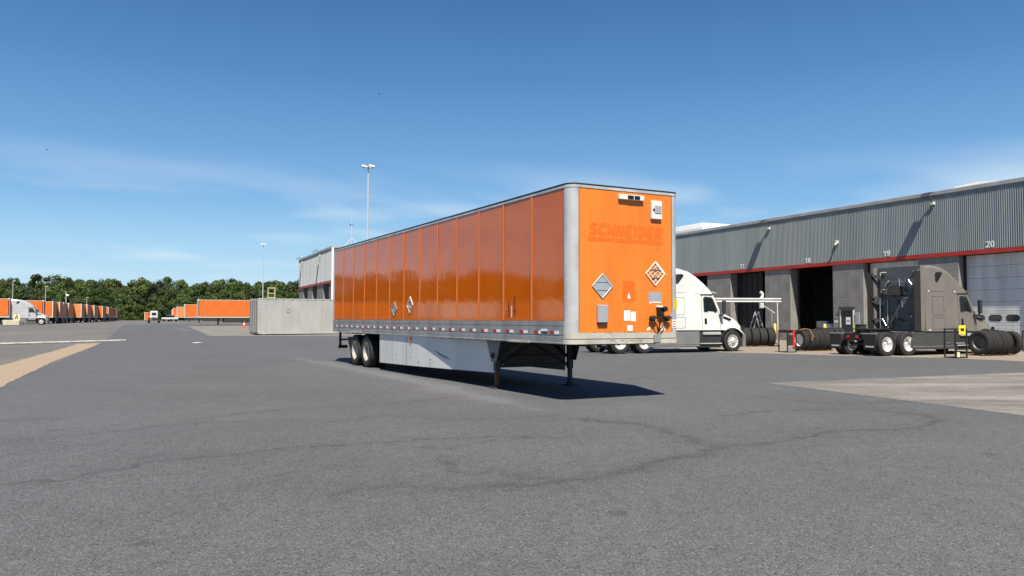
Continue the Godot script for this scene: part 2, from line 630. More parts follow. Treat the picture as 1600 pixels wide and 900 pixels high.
func ground_uv(m: MB, lo: Vector2, size: float) -> void:
	for p in m.v:
		m.uv.append(Vector2(p.x, p.z) / 3.0)
		m.uv2.append(Vector2((p.x - lo.x) / size, (-p.z - lo.y) / size))

func build_ground() -> void:
	var xs := [-2000.0, -700.0, -300.0, -120.0, -50.0, 0.0, 50.0, 120.0, 300.0, 700.0, 2000.0]
	var zs := [-300.0, -40.0, 0.0, 20.0, 40.0, 53.0, 67.0, 95.0, 125.0, 150.0, 180.0, 240.0, 300.0, 700.0, 2500.0]
	var g := MB.new()
	for i in zs.size() - 1:
		for j in xs.size() - 1:
			var a := W(xs[j], zs[i])
			var b := W(xs[j + 1], zs[i])
			var c := W(xs[j + 1], zs[i + 1])
			var d := W(xs[j], zs[i + 1])
			g.quads(a, b, c, d, Vector3.UP, Vector3.UP, Vector3.UP, Vector3.UP)
	ground_uv(g, Vector2.ZERO, 46.0)
	var base := StandardMaterial3D.new()
	base.resource_name = "asphalt"
	base.albedo_color = lin(0.282, 0.280, 0.275)
	base.albedo_texture = M["speckle"]
	base.roughness = 0.9
	base.metallic_specular = 0.35
	base.detail_enabled = true
	base.detail_blend_mode = BaseMaterial3D.BLEND_MODE_MUL
	base.detail_uv_layer = BaseMaterial3D.DETAIL_UV_2
	base.detail_albedo = grime_tex(41, 0.74, 1.6, 0.8)
	struct("ground", g, base)
	# the newer, darker asphalt of the lane between the rows
	var lane := StandardMaterial3D.new()
	lane.resource_name = "newer asphalt"
	lane.albedo_color = lin(0.243, 0.258, 0.276)
	lane.albedo_texture = M["speckle"]
	lane.roughness = 0.88
	lane.metallic_specular = 0.4
	lane.detail_enabled = true
	lane.detail_blend_mode = BaseMaterial3D.BLEND_MODE_MUL
	lane.detail_uv_layer = BaseMaterial3D.DETAIL_UV_2
	lane.detail_albedo = yard_marks()
	lane.texture_repeat = true
	# in three strips, so that the sheet follows the rise of the ground
	var l := MB.new()
	var edge := [[-40.0, -20.0], [2.0, -5.0], [20.55, -12.83], [40.0, -21.5], [53.0, -27.4], [67.0, -34.0], [95.0, -47.3], [125.0, -61.5], [140.0, -64.0]]
	for i in edge.size() - 1:
		if i == 0:
			l.quad(W(-20, -40, 0.006), W(60, -40, 0.006), W(60, 2, 0.006), W(-20, 2, 0.006))
			continue
		var z0: float = edge[i][0]
		var z1: float = edge[i + 1][0]
		var x0: float = edge[i][1] if i > 1 else -20.0
		var x1: float = edge[i + 1][1] if i > 1 else -20.0
		if i == 1:
			l.quad(W(-20, z0, 0.006), W(60, z0, 0.006), W(60, z1, 0.006), W(-20, z1, 0.006))
		else:
			l.quad(W(x0, z0, 0.006), W(60, z0, 0.006), W(60, z1, 0.006), W(x1, z1, 0.006))
	ground_uv(l, Vector2(-16.0, 3.0), 34.0)
	struct("newer_asphalt", l, lane)
	# trench strip refilled with tan stone, and the old asphalt beside it
	struct("tan_trench_strip", sheet(rough_edge([[-9.0, 11.5], [-8.2, 11.0], [-12.83, 20.55], [-16.9, 29.3], [-25.2, 48.44], [-25.92, 47.19], [-20.12, 33.58], [-16.77, 25.89], [-14.0, 20.0]], 0.5, 0.05, 3), 0.010), M["tan base"])
	struct("concrete_slab", sheet(rough_edge([[6.24, 19.42], [15.19, 23.45], [40.0, 34.6], [40.0, -3.0], [20.0, -3.0], [8.35, 12.92]], 0.7, 0.05, 5), 0.010), M["concrete slab"])
	struct("workshop_apron", sheet(rough_edge([[8.9, 38.2], [11.98, 36.05], [13.87, 34.23], [17.93, 31.9], [19.6, 29.0], [40.0, 33.5], [46.0, 48.0], [26.6, 40.4], [12.3, 71.5], [2.0, 66.0]], 0.8, 0.3, 8), 0.014), M["apron"])
	struct("container_pad", sheet(rough_edge([[-24.5, 64.2], [-10.0, 67.0], [-9.0, 76.0], [-40.0, 118.0], [-46.0, 112.0]], 2.0, 0.3, 9), 0.012), M["concrete slab"])
	# white kerb on the left
	var k := MB.new()
	var a := W(-36.0, 33.5)
	var b := W(-25.6, 52.3)
	var dir := (b - a).normalized()
	k.cbox(Vector3.ZERO, Vector3((b - a).length(), 0.11, 0.22), 0.03)
	var kn := thing("kerb", "long low white concrete kerb crossing the tan strip on the left", "kerb", (a + b) * 0.5 + Vector3(0, 0.05, 0))
	kn.basis = Basis(dir, Vector3.UP, dir.cross(Vector3.UP)).orthonormalized()
	part(kn, "kerb_stone", k, M["kerb white"])

func yard_marks() -> ImageTexture:          # tide marks of dried puddles and faint seams in the asphalt, [right, ahead] in metres
	var s := 1024
	var size := 34.0
	var lo := Vector2(-16, 3)
	var low := noise(0.0055, FastNoiseLite.TYPE_SIMPLEX_SMOOTH, 5, 51)
	var mid := noise(0.03, FastNoiseLite.TYPE_SIMPLEX_SMOOTH, 3, 53)
	var wob := noise(0.9, FastNoiseLite.TYPE_SIMPLEX, 3, 57)
	var val := PackedFloat32Array()
	val.resize(s * s)
	for y in s:
		var by := sin(TAU * y / s)
		for x in s:
			val[y * s + x] = 0.72 + 0.09 * low.get_noise_3d(x, y * 1.4, 0) + 0.045 * mid.get_noise_2d(x, y)
	# [strength, width in metres, points...]
	var lines := [
		[0.26, 0.06, [-4.82, 7.49], [-4.36, 7.64], [-4.16, 8.08], [-3.87, 8.74], [-3.1, 9.15], [-2.83, 9.51], [-2.19, 9.71], [-1.32, 10.23], [-0.17, 10.52], [0.67, 10.36]],
		[0.12, 0.12, [-6.49, 10.07], [-5.74, 10.63], [-5.05, 11.59], [-4.53, 11.95], [-3.71, 12.11], [-2.7, 11.98], [-2.06, 12.78], [-1.0, 12.38], [0.0, 12.4], [0.74, 12.98]],
		[0.24, 0.10, [-7.79, 12.06], [-7.15, 12.3]],
		[0.12, 0.12, [-4.97, 12.33], [-3.86, 13.65], [-2.34, 14.49], [-1.03, 15.94]],
		[0.25, 0.08, [2.52, 9.76], [3.12, 9.92], [3.65, 10.29], [4.46, 11.05], [5.45, 11.25], [6.0, 11.52], [6.58, 12.25], [6.77, 12.9], [6.63, 13.07], [6.13, 13.8], [4.39, 13.58], [3.43, 12.85]],
		[0.22, 0.14, [2.52, 9.76], [2.32, 10.06], [2.17, 10.96], [1.9, 11.75], [1.01, 12.41]],
		[0.26, 0.13, [2.5, 9.66], [2.17, 9.12], [1.62, 8.71], [1.23, 8.23], [0.82, 7.8], [0.37, 7.56], [-0.12, 7.38]],
		[0.18, 0.10, [-0.79, 8.93], [-0.62, 8.18], [0.0, 7.89], [0.62, 7.68]],
		[0.16, 0.08, [-1.08, 9.63], [-0.84, 9.49], [-0.32, 10.14]],
		[0.16, 0.12, [-1.55, 7.15], [-1.19, 7.43], [-0.58, 7.3], [0.19, 7.58]],
		[0.10, 0.2, [5.06, 16.04], [5.91, 14.62], [7.57, 15.09]],
		# pale scuffed line past the trailer
		[-0.42, 0.15, [-8.52, 31.24], [-6.02, 26.56], [-3.53, 21.82], [-1.6, 18.0], [-0.12, 14.97]],
		[-0.30, 0.07, [-6.9, 29.0], [-3.2, 21.9], [-1.2, 17.9]],
		[-0.36, 0.06, [-1.9, 17.6], [-0.6, 15.5], [0.5, 13.6]]]
	for ln in lines:
		var much: float = ln[0] * 1.3
		var wd: float = ln[1] * 0.75
		for i in range(2, ln.size() - 1):
			var a := Vector2(ln[i][0], ln[i][1])
			var b := Vector2(ln[i + 1][0], ln[i + 1][1])
			var x0 := int((minf(a.x, b.x) - 0.7 - lo.x) / size * s)
			var x1 := int((maxf(a.x, b.x) + 0.7 - lo.x) / size * s)
			var y0 := int((minf(a.y, b.y) - 0.7 - lo.y) / size * s)
			var y1 := int((maxf(a.y, b.y) + 0.7 - lo.y) / size * s)
			for y in range(maxi(y0, 0), mini(y1, s)):
				for x in range(maxi(x0, 0), mini(x1, s)):
					var p := Vector2(lo.x + size * x / s, lo.y + size * y / s)
					p += Vector2(wob.get_noise_2d(p.x * 2.0, p.y * 2.0), wob.get_noise_2d(p.x * 2.0 + 50.0, p.y * 2.0)) * 0.11
					var q := Geometry2D.get_closest_point_to_segment(p, a, b)
					var dd := p.distance_to(q)
					var k := much * exp(-dd * dd / (wd * wd)) * (0.75 + 0.6 * wob.get_noise_2d(p.x * 5.0, p.y * 5.0)) + 0.25 * much * exp(-dd * dd / 0.16)
					var at := y * s + x
					if much < 0.0:
						val[at] = maxf(val[at], minf(1.0, val[at] * (1.0 - k)))
						continue
					val[at] = minf(val[at], (0.72 + 0.09 * low.get_noise_3d(x, y * 1.4, 0) + 0.045 * mid.get_noise_2d(x, y)) * (1.0 - k))
	# oil drips and grit: small dark spots with an outline of their own
	var rs := RandomNumberGenerator.new()
	rs.seed = 91
	for k in 150:
		var cx := rs.randi_range(20, s - 20)
		var cy := rs.randi_range(20, s - 20)
		var rad := 0.8 + 2.6 * pow(rs.randf(), 3.0)
		var deep := rs.randf_range(0.12, 0.42)
		for y in range(cy - 5, cy + 6):
			for x in range(cx - 5, cx + 6):
				var dd := Vector2(x - cx, (y - cy) * rs.randf_range(0.8, 1.2)).length()
				if dd < rad:
					val[y * s + x] *= 1.0 - deep * (0.7 + 0.3 * rs.randf())
	# faint tyre tracks in long bends
	for k in 16:
		var c := Vector2(rs.randf_range(-300, s + 300), rs.randf_range(-500, s + 500))
		var rr := rs.randf_range(300, 1100)
		var a0 := rs.randf() * TAU
		var deep := rs.randf_range(0.035, 0.085)
		for i in 1400:
			var a := a0 + i * 0.9 / rr
			for gap in [0.0, 60.0]:
				var p: Vector2 = c + Vector2(cos(a), sin(a)) * (rr + gap)
				for o in range(-4, 5):
					var x := int(p.x + cos(a) * o)
					var y := int(p.y + sin(a) * o)
					if x > 2 and y > 2 and x < s - 2 and y < s - 2 and rs.randf() < 0.8:
						val[y * s + x] *= 1.0 - deep * (0.4 + 0.6 * absf(wob.get_noise_2d(x * 0.05, y * 0.05)) * 2.0) * (1.0 - absf(o) / 6.0)
	var im := grey_tex(s, s, func(x, y):
		# settle to the even tone at the borders, where the pattern repeats
		var e := minf(minf(x, s - x), minf(y, s - y)) / (s * 0.05)
		return lerpf(0.72, val[y * s + x], clampf(e, 0.0, 1.0)))
	return im

# ---------------------------------------------------------------- the box trailer in front
# own axes: x forward (nose at 0), y up, z to the side that faces the camera
func nose_outline(off: float, back: float, r := 0.19, hw := 1.295) -> PackedVector2Array:     # plan of the rounded nose in (x, z)
	var pg := PackedVector2Array()
	pg.append(Vector2(-back, -hw - off))
	for sg in [-1.0, 1.0]:
		for k in 9:
			var t := (k / 8.0 if sg < 0 else 1.0 - k / 8.0) * PI * 0.5
			pg.append(Vector2(-r + (r + off) * sin(t), sg * (hw - r) + sg * (r + off) * cos(t)))
	pg.append(Vector2(-back, hw + off))
	return pg

func upright(pg: PackedVector2Array, y0: float, y1: float) -> MB:     # (x, z) plan raised from y0 to y1
	var q := PackedVector2Array()
	for p in pg:
		q.append(Vector2(p.x, -p.y))
	return MB.new().prism(q, y1 - y0, Transform3D(Basis(Vector3.RIGHT, Vector3.FORWARD, Vector3.UP), Vector3(0, y0, 0)))

func along(profile: Array, x0: float, x1: float, flip := 1.0) -> MB:    # profile in (z, y), swept along x
	var pg := PackedVector2Array()
	for p in profile:
		pg.append(Vector2(-p[0] * flip, p[1]))
	return MB.new().prism(pg, x1 - x0, Transform3D(Basis(Vector3.FORWARD, Vector3.UP, Vector3.RIGHT), Vector3(x0, 0, 0)))

func text(s: String, height: float, thick: float, m: Material, parent: Node3D, called: String, at: Vector3, turn := 0.0, bold := 0.0, slant := 0.0, widen := 1.0) -> MeshInstance3D:
	var t := TextMesh.new()
	var f := SystemFont.new()
	f.font_names = PackedStringArray(["Droid Sans"])
	f.font_weight = 700
	var fv := FontVariation.new()
	fv.base_font = f
	fv.variation_embolden = 0.0 * bold
	t.font = fv
	t.text = s
	t.font_size = 64
	t.pixel_size = height / 46.0
	t.depth = thick
	var o := part(parent, called, t, m, at)
	o.transform = Transform3D(Basis(Vector3.UP, turn) * Basis(Vector3(widen, 0, 0), Vector3(slant, 1, 0), Vector3(0, 0, 1)), at)
	return o

func build_main_trailer() -> void:
	var t := thing("box_trailer", "large orange box trailer standing on its landing legs in the middle of the yard", "trailer", Vector3(2.2129, 0, -15.149), -61.98)
	var L := 16.15
	var hw := 1.295
	var yp0 := 1.53
	var yp1 := 4.03
	# near side: thirteen sheets with lapped seams
	var w := (16.13 - 0.21) / 13.0
	var sheet_mesh := MB.new().cbox(Vector3.ZERO, Vector3(w - 0.004, yp1 - yp0, 0.03), 0.004).mesh()
	var seam_mesh := MB.new().cbox(Vector3.ZERO, Vector3(0.055, yp1 - yp0 - 0.01, 0.012), 0.004).mesh()
	for k in 13:
		var xc := -(0.21 + w * (k + 0.5))
		var tilt := deg_to_rad(rng.randf_range(-0.22, 0.22))
		var p := part(t, "side_panel", sheet_mesh, M["orange side paint"], Vector3(xc, (yp0 + yp1) * 0.5, hw - 0.015))
		p.rotation.x = tilt * 0.35
		p.rotation.y = tilt
		part(t, "side_panel", sheet_mesh, M["orange side paint"], Vector3(xc, (yp0 + yp1) * 0.5, -hw + 0.015))
		if k > 0:
			var sx := -(0.21 + w * k)
			part(t, "panel_seam", seam_mesh, M["orange seam"], Vector3(sx, (yp0 + yp1) * 0.5, hw + 0.008))
			part(t, "panel_seam", seam_mesh, M["orange seam"], Vector3(sx, (yp0 + yp1) * 0.5, -hw - 0.008))
	# rivets along the near corner post and the first seams
	var rv := MB.new()
	for k in 48:
		var y := 1.56 + k * 0.051
		for q in [[-0.215, 0.004], [-(0.21 + w) - 0.017, 0.014], [-(0.21 + w) + 0.017, 0.014], [-(0.21 + 2 * w) - 0.017, 0.014], [-(0.21 + 2 * w) + 0.017, 0.014]]:
			rv.cyl(Vector3(q[0], y, hw + q[1] - 0.004), Vector3(q[0], y, hw + q[1] + 0.005), 0.009, 0.005, 6)
		rv.cyl(Vector3(-0.002, y, hw - 0.215), Vector3(0.008, y, hw - 0.215), 0.009, 0.005, 6)
		rv.cyl(Vector3(-0.002, y, -hw + 0.215), Vector3(0.008, y, -hw + 0.215), 0.009, 0.005, 6)
	part(t, "rivets", rv, M["dull aluminium"]).set_meta("kind", "stuff")
	# rails
	var prof := [[hw - 0.04, yp0], [hw + 0.012, 1.528], [hw + 0.012, 1.442], [hw + 0.003, 1.436], [hw + 0.003, 1.426], [hw + 0.012, 1.42], [hw + 0.012, 1.268], [hw + 0.002, 1.262], [hw + 0.002, 1.246], [hw + 0.016, 1.238], [hw + 0.016, 1.128], [hw + 0.024, 1.122], [hw + 0.024, 1.10], [hw - 0.05, 1.10]]
	part(t, "bottom_rail", along(prof, -L, -0.202), M["dull aluminium"])
	part(t, "bottom_rail", along(prof, -L, -0.202, -1.0), M["dull aluminium"])
	var topp := [[hw - 0.03, yp1], [hw + 0.012, yp1 + 0.002], [hw + 0.012, 4.078], [hw + 0.002, 4.084], [hw - 0.03, 4.084]]
	part(t, "top_rail", along(topp, -L, -0.202), M["aluminium"])
	part(t, "top_rail", along(topp, -L, -0.202, -1.0), M["aluminium"])
	part(t, "top_rail", upright(nose_outline(0.012, 0.20), yp1 + 0.002, 4.082), M["aluminium"])
	part(t, "roof", upright(nose_outline(0.016, L + 0.01), 4.086, 4.112), M["chassis black"])  # black edge paints in the dark line of shadow and reflection above the rail
	part(t, "front_rail", upright(nose_outline(0.014, 0.20), 1.20, 1.31), M["cream rail"])
	part(t, "front_rail", upright(nose_outline(0.022, 0.20), 1.10, 1.186), M["cream rail"])
	part(t, "floor", MB.new().box(Vector3(-L * 0.5, 1.24, 0), Vector3(L - 0.1, 0.12, 2.4)), M["chassis black"])
	# nose: wall and rounded posts
	part(t, "front_wall", MB.new().cbox(Vector3(-0.015, (1.312 + yp1) * 0.5, 0), Vector3(0.03, yp1 - 1.312, 2.18), 0.003), M["orange front paint"])
	for sg in [-1.0, 1.0]:
		var arc := PackedVector2Array()
		for k in 11:
			var a := PI * 0.5 * k / 10.0
			arc.append(Vector2(-0.19 + 0.19 * sin(a), sg * (hw - 0.19 + 0.19 * cos(a))))
		arc.append(Vector2(-0.03, sg * (hw - 0.2)))
		arc.append(Vector2(-0.2, sg * (hw - 0.2)))
		arc.append(Vector2(-0.205, sg * hw))
		# smooth outside of the post
		var post := MB.new()
		var rows := []
		for y in [1.312, 4.03]:
			var line := []
			for k in 17:
				var a := PI * 0.5 * k / 16.0
				line.append(Vector3(-0.19 + 0.193 * sin(a), y, sg * (hw - 0.19 + 0.193 * cos(a))))
			if sg > 0:
				line.reverse()
			rows.append(line)
		rows.reverse()
		post.grid(rows)
		part(t, "corner_post", post, M["aluminium"])
		part(t, "post_core", upright(arc, 1.312, 4.03), M["dull aluminium"])
	# rear frame, doors
	part(t, "rear_frame", MB.new().cbox(Vector3(-L + 0.02, 2.6, 1.255), Vector3(0.12, 2.98, 0.1), 0.01).cbox(Vector3(-L + 0.02, 2.6, -1.255), Vector3(0.12, 2.98, 0.1), 0.01).cbox(Vector3(-L + 0.02, 4.03, 0), Vector3(0.12, 0.1, 2.4), 0.01).cbox(Vector3(-L + 0.02, 1.17, 0), Vector3(0.12, 0.14, 2.4), 0.01), M["aluminium"])
	for sg in [-1.0, 1.0]:
		part(t, "rear_door", MB.new().cbox(Vector3(-L + 0.01, 2.61, sg * 0.6), Vector3(0.05, 2.72, 1.19), 0.006), M["orange parked"])
	# conspicuity tape, red and white by turns
	var tr := MB.new().box(Vector3.ZERO, Vector3(0.165, 0.06, 0.003)).mesh()
	for k in 26:
		var xs := -(0.62 + 0.607 * k)
		part(t, "red_reflector", tr, M["reflector red"], Vector3(xs, 1.312, hw + 0.015))
		part(t, "white_reflector", tr, M["reflector white"], Vector3(xs + 0.167, 1.312, hw + 0.015))
	part(t, "maker_plate", MB.new().box(Vector3.ZERO, Vector3(0.24, 0.045, 0.003)), M["white sticker"], Vector3(-0.92, 1.355, hw + 0.0155))
	part(t, "maker_plate", MB.new().box(Vector3.ZERO, Vector3(0.24, 0.04, 0.003)), M["dark plastic"], Vector3(-0.92, 1.31, hw + 0.0155))
	part(t, "rail_plate", MB.new().cbox(Vector3.ZERO, Vector3(0.95, 0.05, 0.01), 0.003), M["cream rail"], Vector3(-1.95, 1.115, hw + 0.028))
	part(t, "rail_plate", MB.new().cbox(Vector3.ZERO, Vector3(1.4, 0.06, 0.01), 0.003), M["cream rail"], Vector3(-13.3, 1.135, hw + 0.028))
	# placards on the near side
	placard(t, Vector3(-9.57, 1.85, hw + 0.004), 0.215, 0.0, false)
	placard(t, Vector3(-8.28, 1.95, hw + 0.004), 0.235, 0.0, true)
	# stacked letters
	var i := 0
	for ch in ["L", "I", "F", "T"]:
		text(ch, 0.064, 0.002, M["black print"], t, "letter", Vector3(-2.42, 1.885 - 0.082 * i, hw + 0.002), 0.0, 0.6, 0.0, 1.7)
		i += 1
	i = 0
	for ch in ["P", "O", "I", "N", "T"]:
		text(ch, 0.07, 0.002, M["black print"], t, "letter", Vector3(-2.16, 2.0 - 0.088 * i, hw + 0.002), 0.0, 0.6, 0.0, 1.7)
		i += 1
	part(t, "white_stripe", MB.new().box(Vector3.ZERO, Vector3(0.025, 0.24, 0.002)), M["white sticker"], Vector3(-2.29, 1.72, hw + 0.002))
	for q in [[-6.9, 2.42], [-6.2, 2.36], [-6.05, 2.33]]:
		part(t, "scuff_patch", MB.new().box(Vector3.ZERO, Vector3(0.09, 0.025, 0.002)), M["orange faded"], Vector3(q[0], q[1], hw + 0.002))
	trailer_nose(t)
	trailer_under(t, L, hw)

func placard(parent: Node3D, at: Vector3, r: float, turn: float, lattice: bool) -> void:
	var h := Node3D.new()
	h.name = "placard_holder"
	parent.add_child(h, true)
	h.position = at
	h.rotation.y = turn
	var d := func(k: float) -> PackedVector2Array: return PackedVector2Array([Vector2(0, k), Vector2(-k, 0), Vector2(0, -k), Vector2(k, 0)])
	var fm: Material = M["off white"] if lattice else M["plate grey"]
	if not lattice:
		part(h, "plate", MB.new().prism(d.call(r - 0.01), 0.008), M["plate grey"])
		for y in [0.07, -0.08]:
			part(h, "fold", MB.new().box(Vector3(0, y, 0.010), Vector3((r - absf(y)) * 2.0 - 0.02, 0.008, 0.004)), M["dark plastic"])
	for k in 4:
		var a := PI * 0.25 + PI * 0.5 * k
		var c := Vector3(cos(a), sin(a), 0) * r * 0.7071
		var wide := 0.05 if k == 0 else 0.024
		part(h, "rim_bar", MB.new().cbox(Vector3.ZERO, Vector3(r * 1.4142, wide, 0.016), 0.004), fm, c * (1.0 - wide * 0.3 / r) + Vector3(0, 0, 0.008)).rotation.z = a + PI * 0.5
	if lattice:
		for k in [-1, 0, 1]:
			for sg in [-1.0, 1.0]:
				var a2: float = PI * 0.25 * sg
				part(h, "slat", MB.new().box(Vector3.ZERO, Vector3(r * 1.3, 0.011, 0.006)), M["off white"], Vector3(-sin(a2), cos(a2), 0) * k * r * 0.36 + Vector3(0, 0, 0.006 + 0.003 * sg)).rotation.z = a2
		for y in [0.075, -0.085]:
			part(h, "clip", MB.new().box(Vector3(0, y, 0.014), Vector3(0.2, 0.016, 0.006)), M["dark red"])

const STROKES := {
	"S": [[0.95, 0.82, 0.80, 0.90, 0.35, 0.90, 0.16, 0.80, 0.16, 0.62, 0.32, 0.53, 0.72, 0.47, 0.88, 0.38, 0.88, 0.2, 0.7, 0.1, 0.25, 0.1, 0.06, 0.2]],
	"C": [[0.95, 0.80, 0.78, 0.90, 0.36, 0.90, 0.15, 0.76, 0.12, 0.5, 0.15, 0.24, 0.36, 0.10, 0.78, 0.10, 0.95, 0.22]],
	"H": [[0.14, 0.0, 0.14, 1.0], [0.86, 0.0, 0.86, 1.0], [0.14, 0.5, 0.86, 0.5]],
	"N": [[0.14, 0.0, 0.14, 1.0], [0.86, 0.0, 0.86, 1.0], [0.14, 0.92, 0.86, 0.08]],
	"E": [[0.14, 0.0, 0.14, 1.0], [0.14, 0.9, 0.92, 0.9], [0.14, 0.5, 0.82, 0.5], [0.14, 0.1, 0.92, 0.1]],
	"I": [[0.5, 0.0, 0.5, 1.0]],
	"D": [[0.14, 0.0, 0.14, 1.0], [0.14, 0.9, 0.55, 0.9, 0.82, 0.74, 0.88, 0.5, 0.82, 0.26, 0.55, 0.1, 0.14, 0.1]],
	"R": [[0.14, 0.0, 0.14, 1.0], [0.14, 0.9, 0.68, 0.9, 0.86, 0.80, 0.86, 0.62, 0.68, 0.5, 0.14, 0.5], [0.55, 0.5, 0.90, 0.0]]}

func heavy_word(t: Node3D, word: String, w0: float, w1: float, y0: float, h: float) -> void:     # broad slanted capitals on the nose, drawn with strokes
	var n := Node3D.new()
	n.name = "faded_lettering"
	t.add_child(n, true)
	var units := 0.0
	for ch in word:
		units += 0.55 if ch == "I" else 1.0
	var cell := (w1 - w0 - 0.05) / units
	var x := w0
	for ch in word:
		var wide := cell * (0.55 if ch == "I" else 1.0)
		var m := MB.new()
		var lift := 0.0012
		for st in STROKES[ch]:
			var line := PackedVector2Array()
			for k in range(0, st.size(), 2):
				var gx: float = (st[k] - 0.5) * (cell * 0.80 if ch != "I" else 0.0)
				line.append(Vector2(x + wide * 0.5 + gx + st[k + 1] * h * 0.2, y0 + st[k + 1] * h))
			for pg in Geometry2D.offset_polyline(line, 0.036, Geometry2D.JOIN_MITER, Geometry2D.END_BUTT):
				m.prism(pg, lift, Transform3D(Basis(Vector3.UP, PI * 0.5), Vector3(0.0005, 0, 1.295)))
			lift += 0.0006
		part(n, "letter", m, M["ghost lettering"])
		x += wide

func trailer_nose(t: Node3D) -> void:
	var put := func(called: String, w0: float, w1: float, y0: float, y1: float, thick: float, m: Material, off := 0.0, r := 0.0) -> MeshInstance3D:
		var s := Vector3(thick, y1 - y0, w1 - w0)
		var b := MB.new().cbox(Vector3.ZERO, s, r) if r > 0 else MB.new().box(Vector3.ZERO, s)
		return part(t, called, b, m, Vector3(off + thick * 0.5, (y0 + y1) * 0.5, 1.295 - (w0 + w1) * 0.5))
	# faded lettering and its underline
	heavy_word(t, "SCHNEIDER", 0.40, 2.20, 3.15, 0.225)
	put.call("lettering_underline", 0.40, 0.99, 3.035, 3.115, 0.002, M["ghost lettering"])
	put.call("lettering_underline", 1.02, 2.17, 3.035, 3.115, 0.002, M["ghost lettering"])
	# lamp housing under the roof edge
	put.call("lamp_housing", 1.08, 1.67, 3.865, 3.965, 0.07, M["off white"], 0.0, 0.008)
	put.call("lamp_lens", 1.27, 1.41, 3.88, 3.95, 0.012, M["black lens"], 0.07, 0.004)
	put.call("lamp_lens", 1.43, 1.56, 3.88, 3.95, 0.012, M["black lens"], 0.07, 0.004)
	# vent with a hatch
	put.call("vent_box", 1.86, 2.115, 3.53, 3.895, 0.06, M["off white"], 0.0, 0.01)
	put.call("vent_hatch", 1.925, 2.09, 3.645, 3.80, 0.012, M["plate grey"], 0.06, 0.004)
	put.call("vent_latch", 1.88, 1.92, 3.70, 3.735, 0.02, M["black lens"], 0.06, 0.004)
	# placards
	placard(t, Vector3(0.004, 2.19, 1.295 - 0.72), 0.235, PI * 0.5, false)
	placard(t, Vector3(0.004, 2.46, 1.295 - 1.975), 0.24, PI * 0.5, true)
	# document box
	put.call("document_box", 0.585, 0.815, 1.50, 1.835, 0.07, M["plate grey"], 0.0, 0.012)
	put.call("document_box_lip", 0.60, 0.80, 1.455, 1.497, 0.05, M["dark red"], 0.0, 0.008)
	# old sticker ghost with a torn remnant
	put.call("sticker_ghost", 1.19, 1.48, 1.90, 2.30, 0.002, M["ghost lettering"])
	part(t, "torn_remnant", MB.new().prism(PackedVector2Array([Vector2(-0.03, -0.04), Vector2(0.03, -0.04), Vector2(0.035, 0.0), Vector2(0.0, 0.075), Vector2(-0.035, 0.0)]), 0.003, Transform3D(Basis(Vector3.UP, PI * 0.5), Vector3.ZERO)), M["off white"], Vector3(0.003, 2.0, 1.295 - 1.335))
	put.call("blue_grey_plate", 1.81, 2.12, 1.915, 2.10, 0.006, M["plate grey"])
	put.call("white_strip", 1.82, 2.12, 1.893, 1.912, 0.003, M["white sticker"])
	put.call("paper_sticker", 1.22, 1.365, 1.54, 1.735, 0.003, M["white sticker"])
	put.call("paper_sticker", 1.38, 1.50, 1.53, 1.71, 0.003, M["white sticker"])
	put.call("paper_sticker", 1.30, 1.42, 1.345, 1.45, 0.003, M["white sticker"])
	put.call("paper_sticker", 2.10, 2.21, 1.345, 1.435, 0.003, M["white sticker"])
	var sk: MeshInstance3D = put.call("paper_sticker", 1.765, 1.85, 1.355, 1.40, 0.003, M["white sticker"])
	sk.rotation.x = 0.5
	var y: MeshInstance3D = put.call("yellow_sticker", 2.455, 2.54, 1.76, 1.975, 0.004, M["yellow sticker"], 0.004)
	y.position = Vector3(-0.035, 1.868, 1.295 - 2.515)
	y.rotation.y = 0.55
	y.scale.z = 1.9
	put.call("grey_label", 2.355, 2.475, 1.575, 1.70, 0.003, M["plate grey"])
	put.call("warning_label", 2.39, 2.48, 1.40, 1.56, 0.003, M["white sticker"])
	for k in 3:
		put.call("warning_line", 2.40, 2.47, 1.415 + 0.05 * k, 1.435 + 0.05 * k, 0.002, M["bright red"], 0.003)
	put.call("white_strip", 1.83, 1.87, 1.865, 1.88, 0.003, M["white sticker"])
	put.call("white_strip", 2.27, 2.31, 1.52, 1.535, 0.003, M["white sticker"])
	# scrapes through the paint and along the rail
	for q in [[0.88, 1.30], [1.22, 1.305], [1.30, 1.30], [1.36, 1.303], [1.45, 1.30], [0.52, 1.30]]:
		put.call("scrape", q[0], q[0] + 0.035, q[1] + 0.012, q[1] + 0.024, 0.002, M["black print"])
	for q in [[0.9, 1.17], [1.0, 1.14], [1.12, 1.165], [1.25, 1.15], [1.33, 1.17], [1.42, 1.16], [1.55, 1.168], [1.6, 1.15]]:
		put.call("scrape", q[0], q[0] + 0.06 + 0.03 * sin(q[0] * 30.0), q[1] - 0.012, q[1] - 0.002, 0.002, M["rust"], 0.022)
	# couplings: bracket, three lines, two air couplings and the electric socket
	var c := Node3D.new()
	c.name = "couplings"
	t.add_child(c, true)
	var z0 := 1.295
	part(c, "bracket", MB.new().cbox(Vector3(0.05, 1.195, z0 - 1.98), Vector3(0.06, 0.17, 0.14), 0.012), M["dull aluminium"])
	for q in [[1.88, 1.57, 1.0], [2.07, 1.70, 1.0], [2.21, 1.57, 1.0]]:
		var pts := []
		for k in 9:
			var f := k / 8.0
			pts.append(Vector3(0.05 + 0.05 * sin(f * PI), lerpf(1.27, q[1], f), z0 - lerpf(1.98, q[0], f * f * (2.0 - f))))
		part(c, "air_line", MB.new().tube(pts, 0.014, 6), M["black lens"])
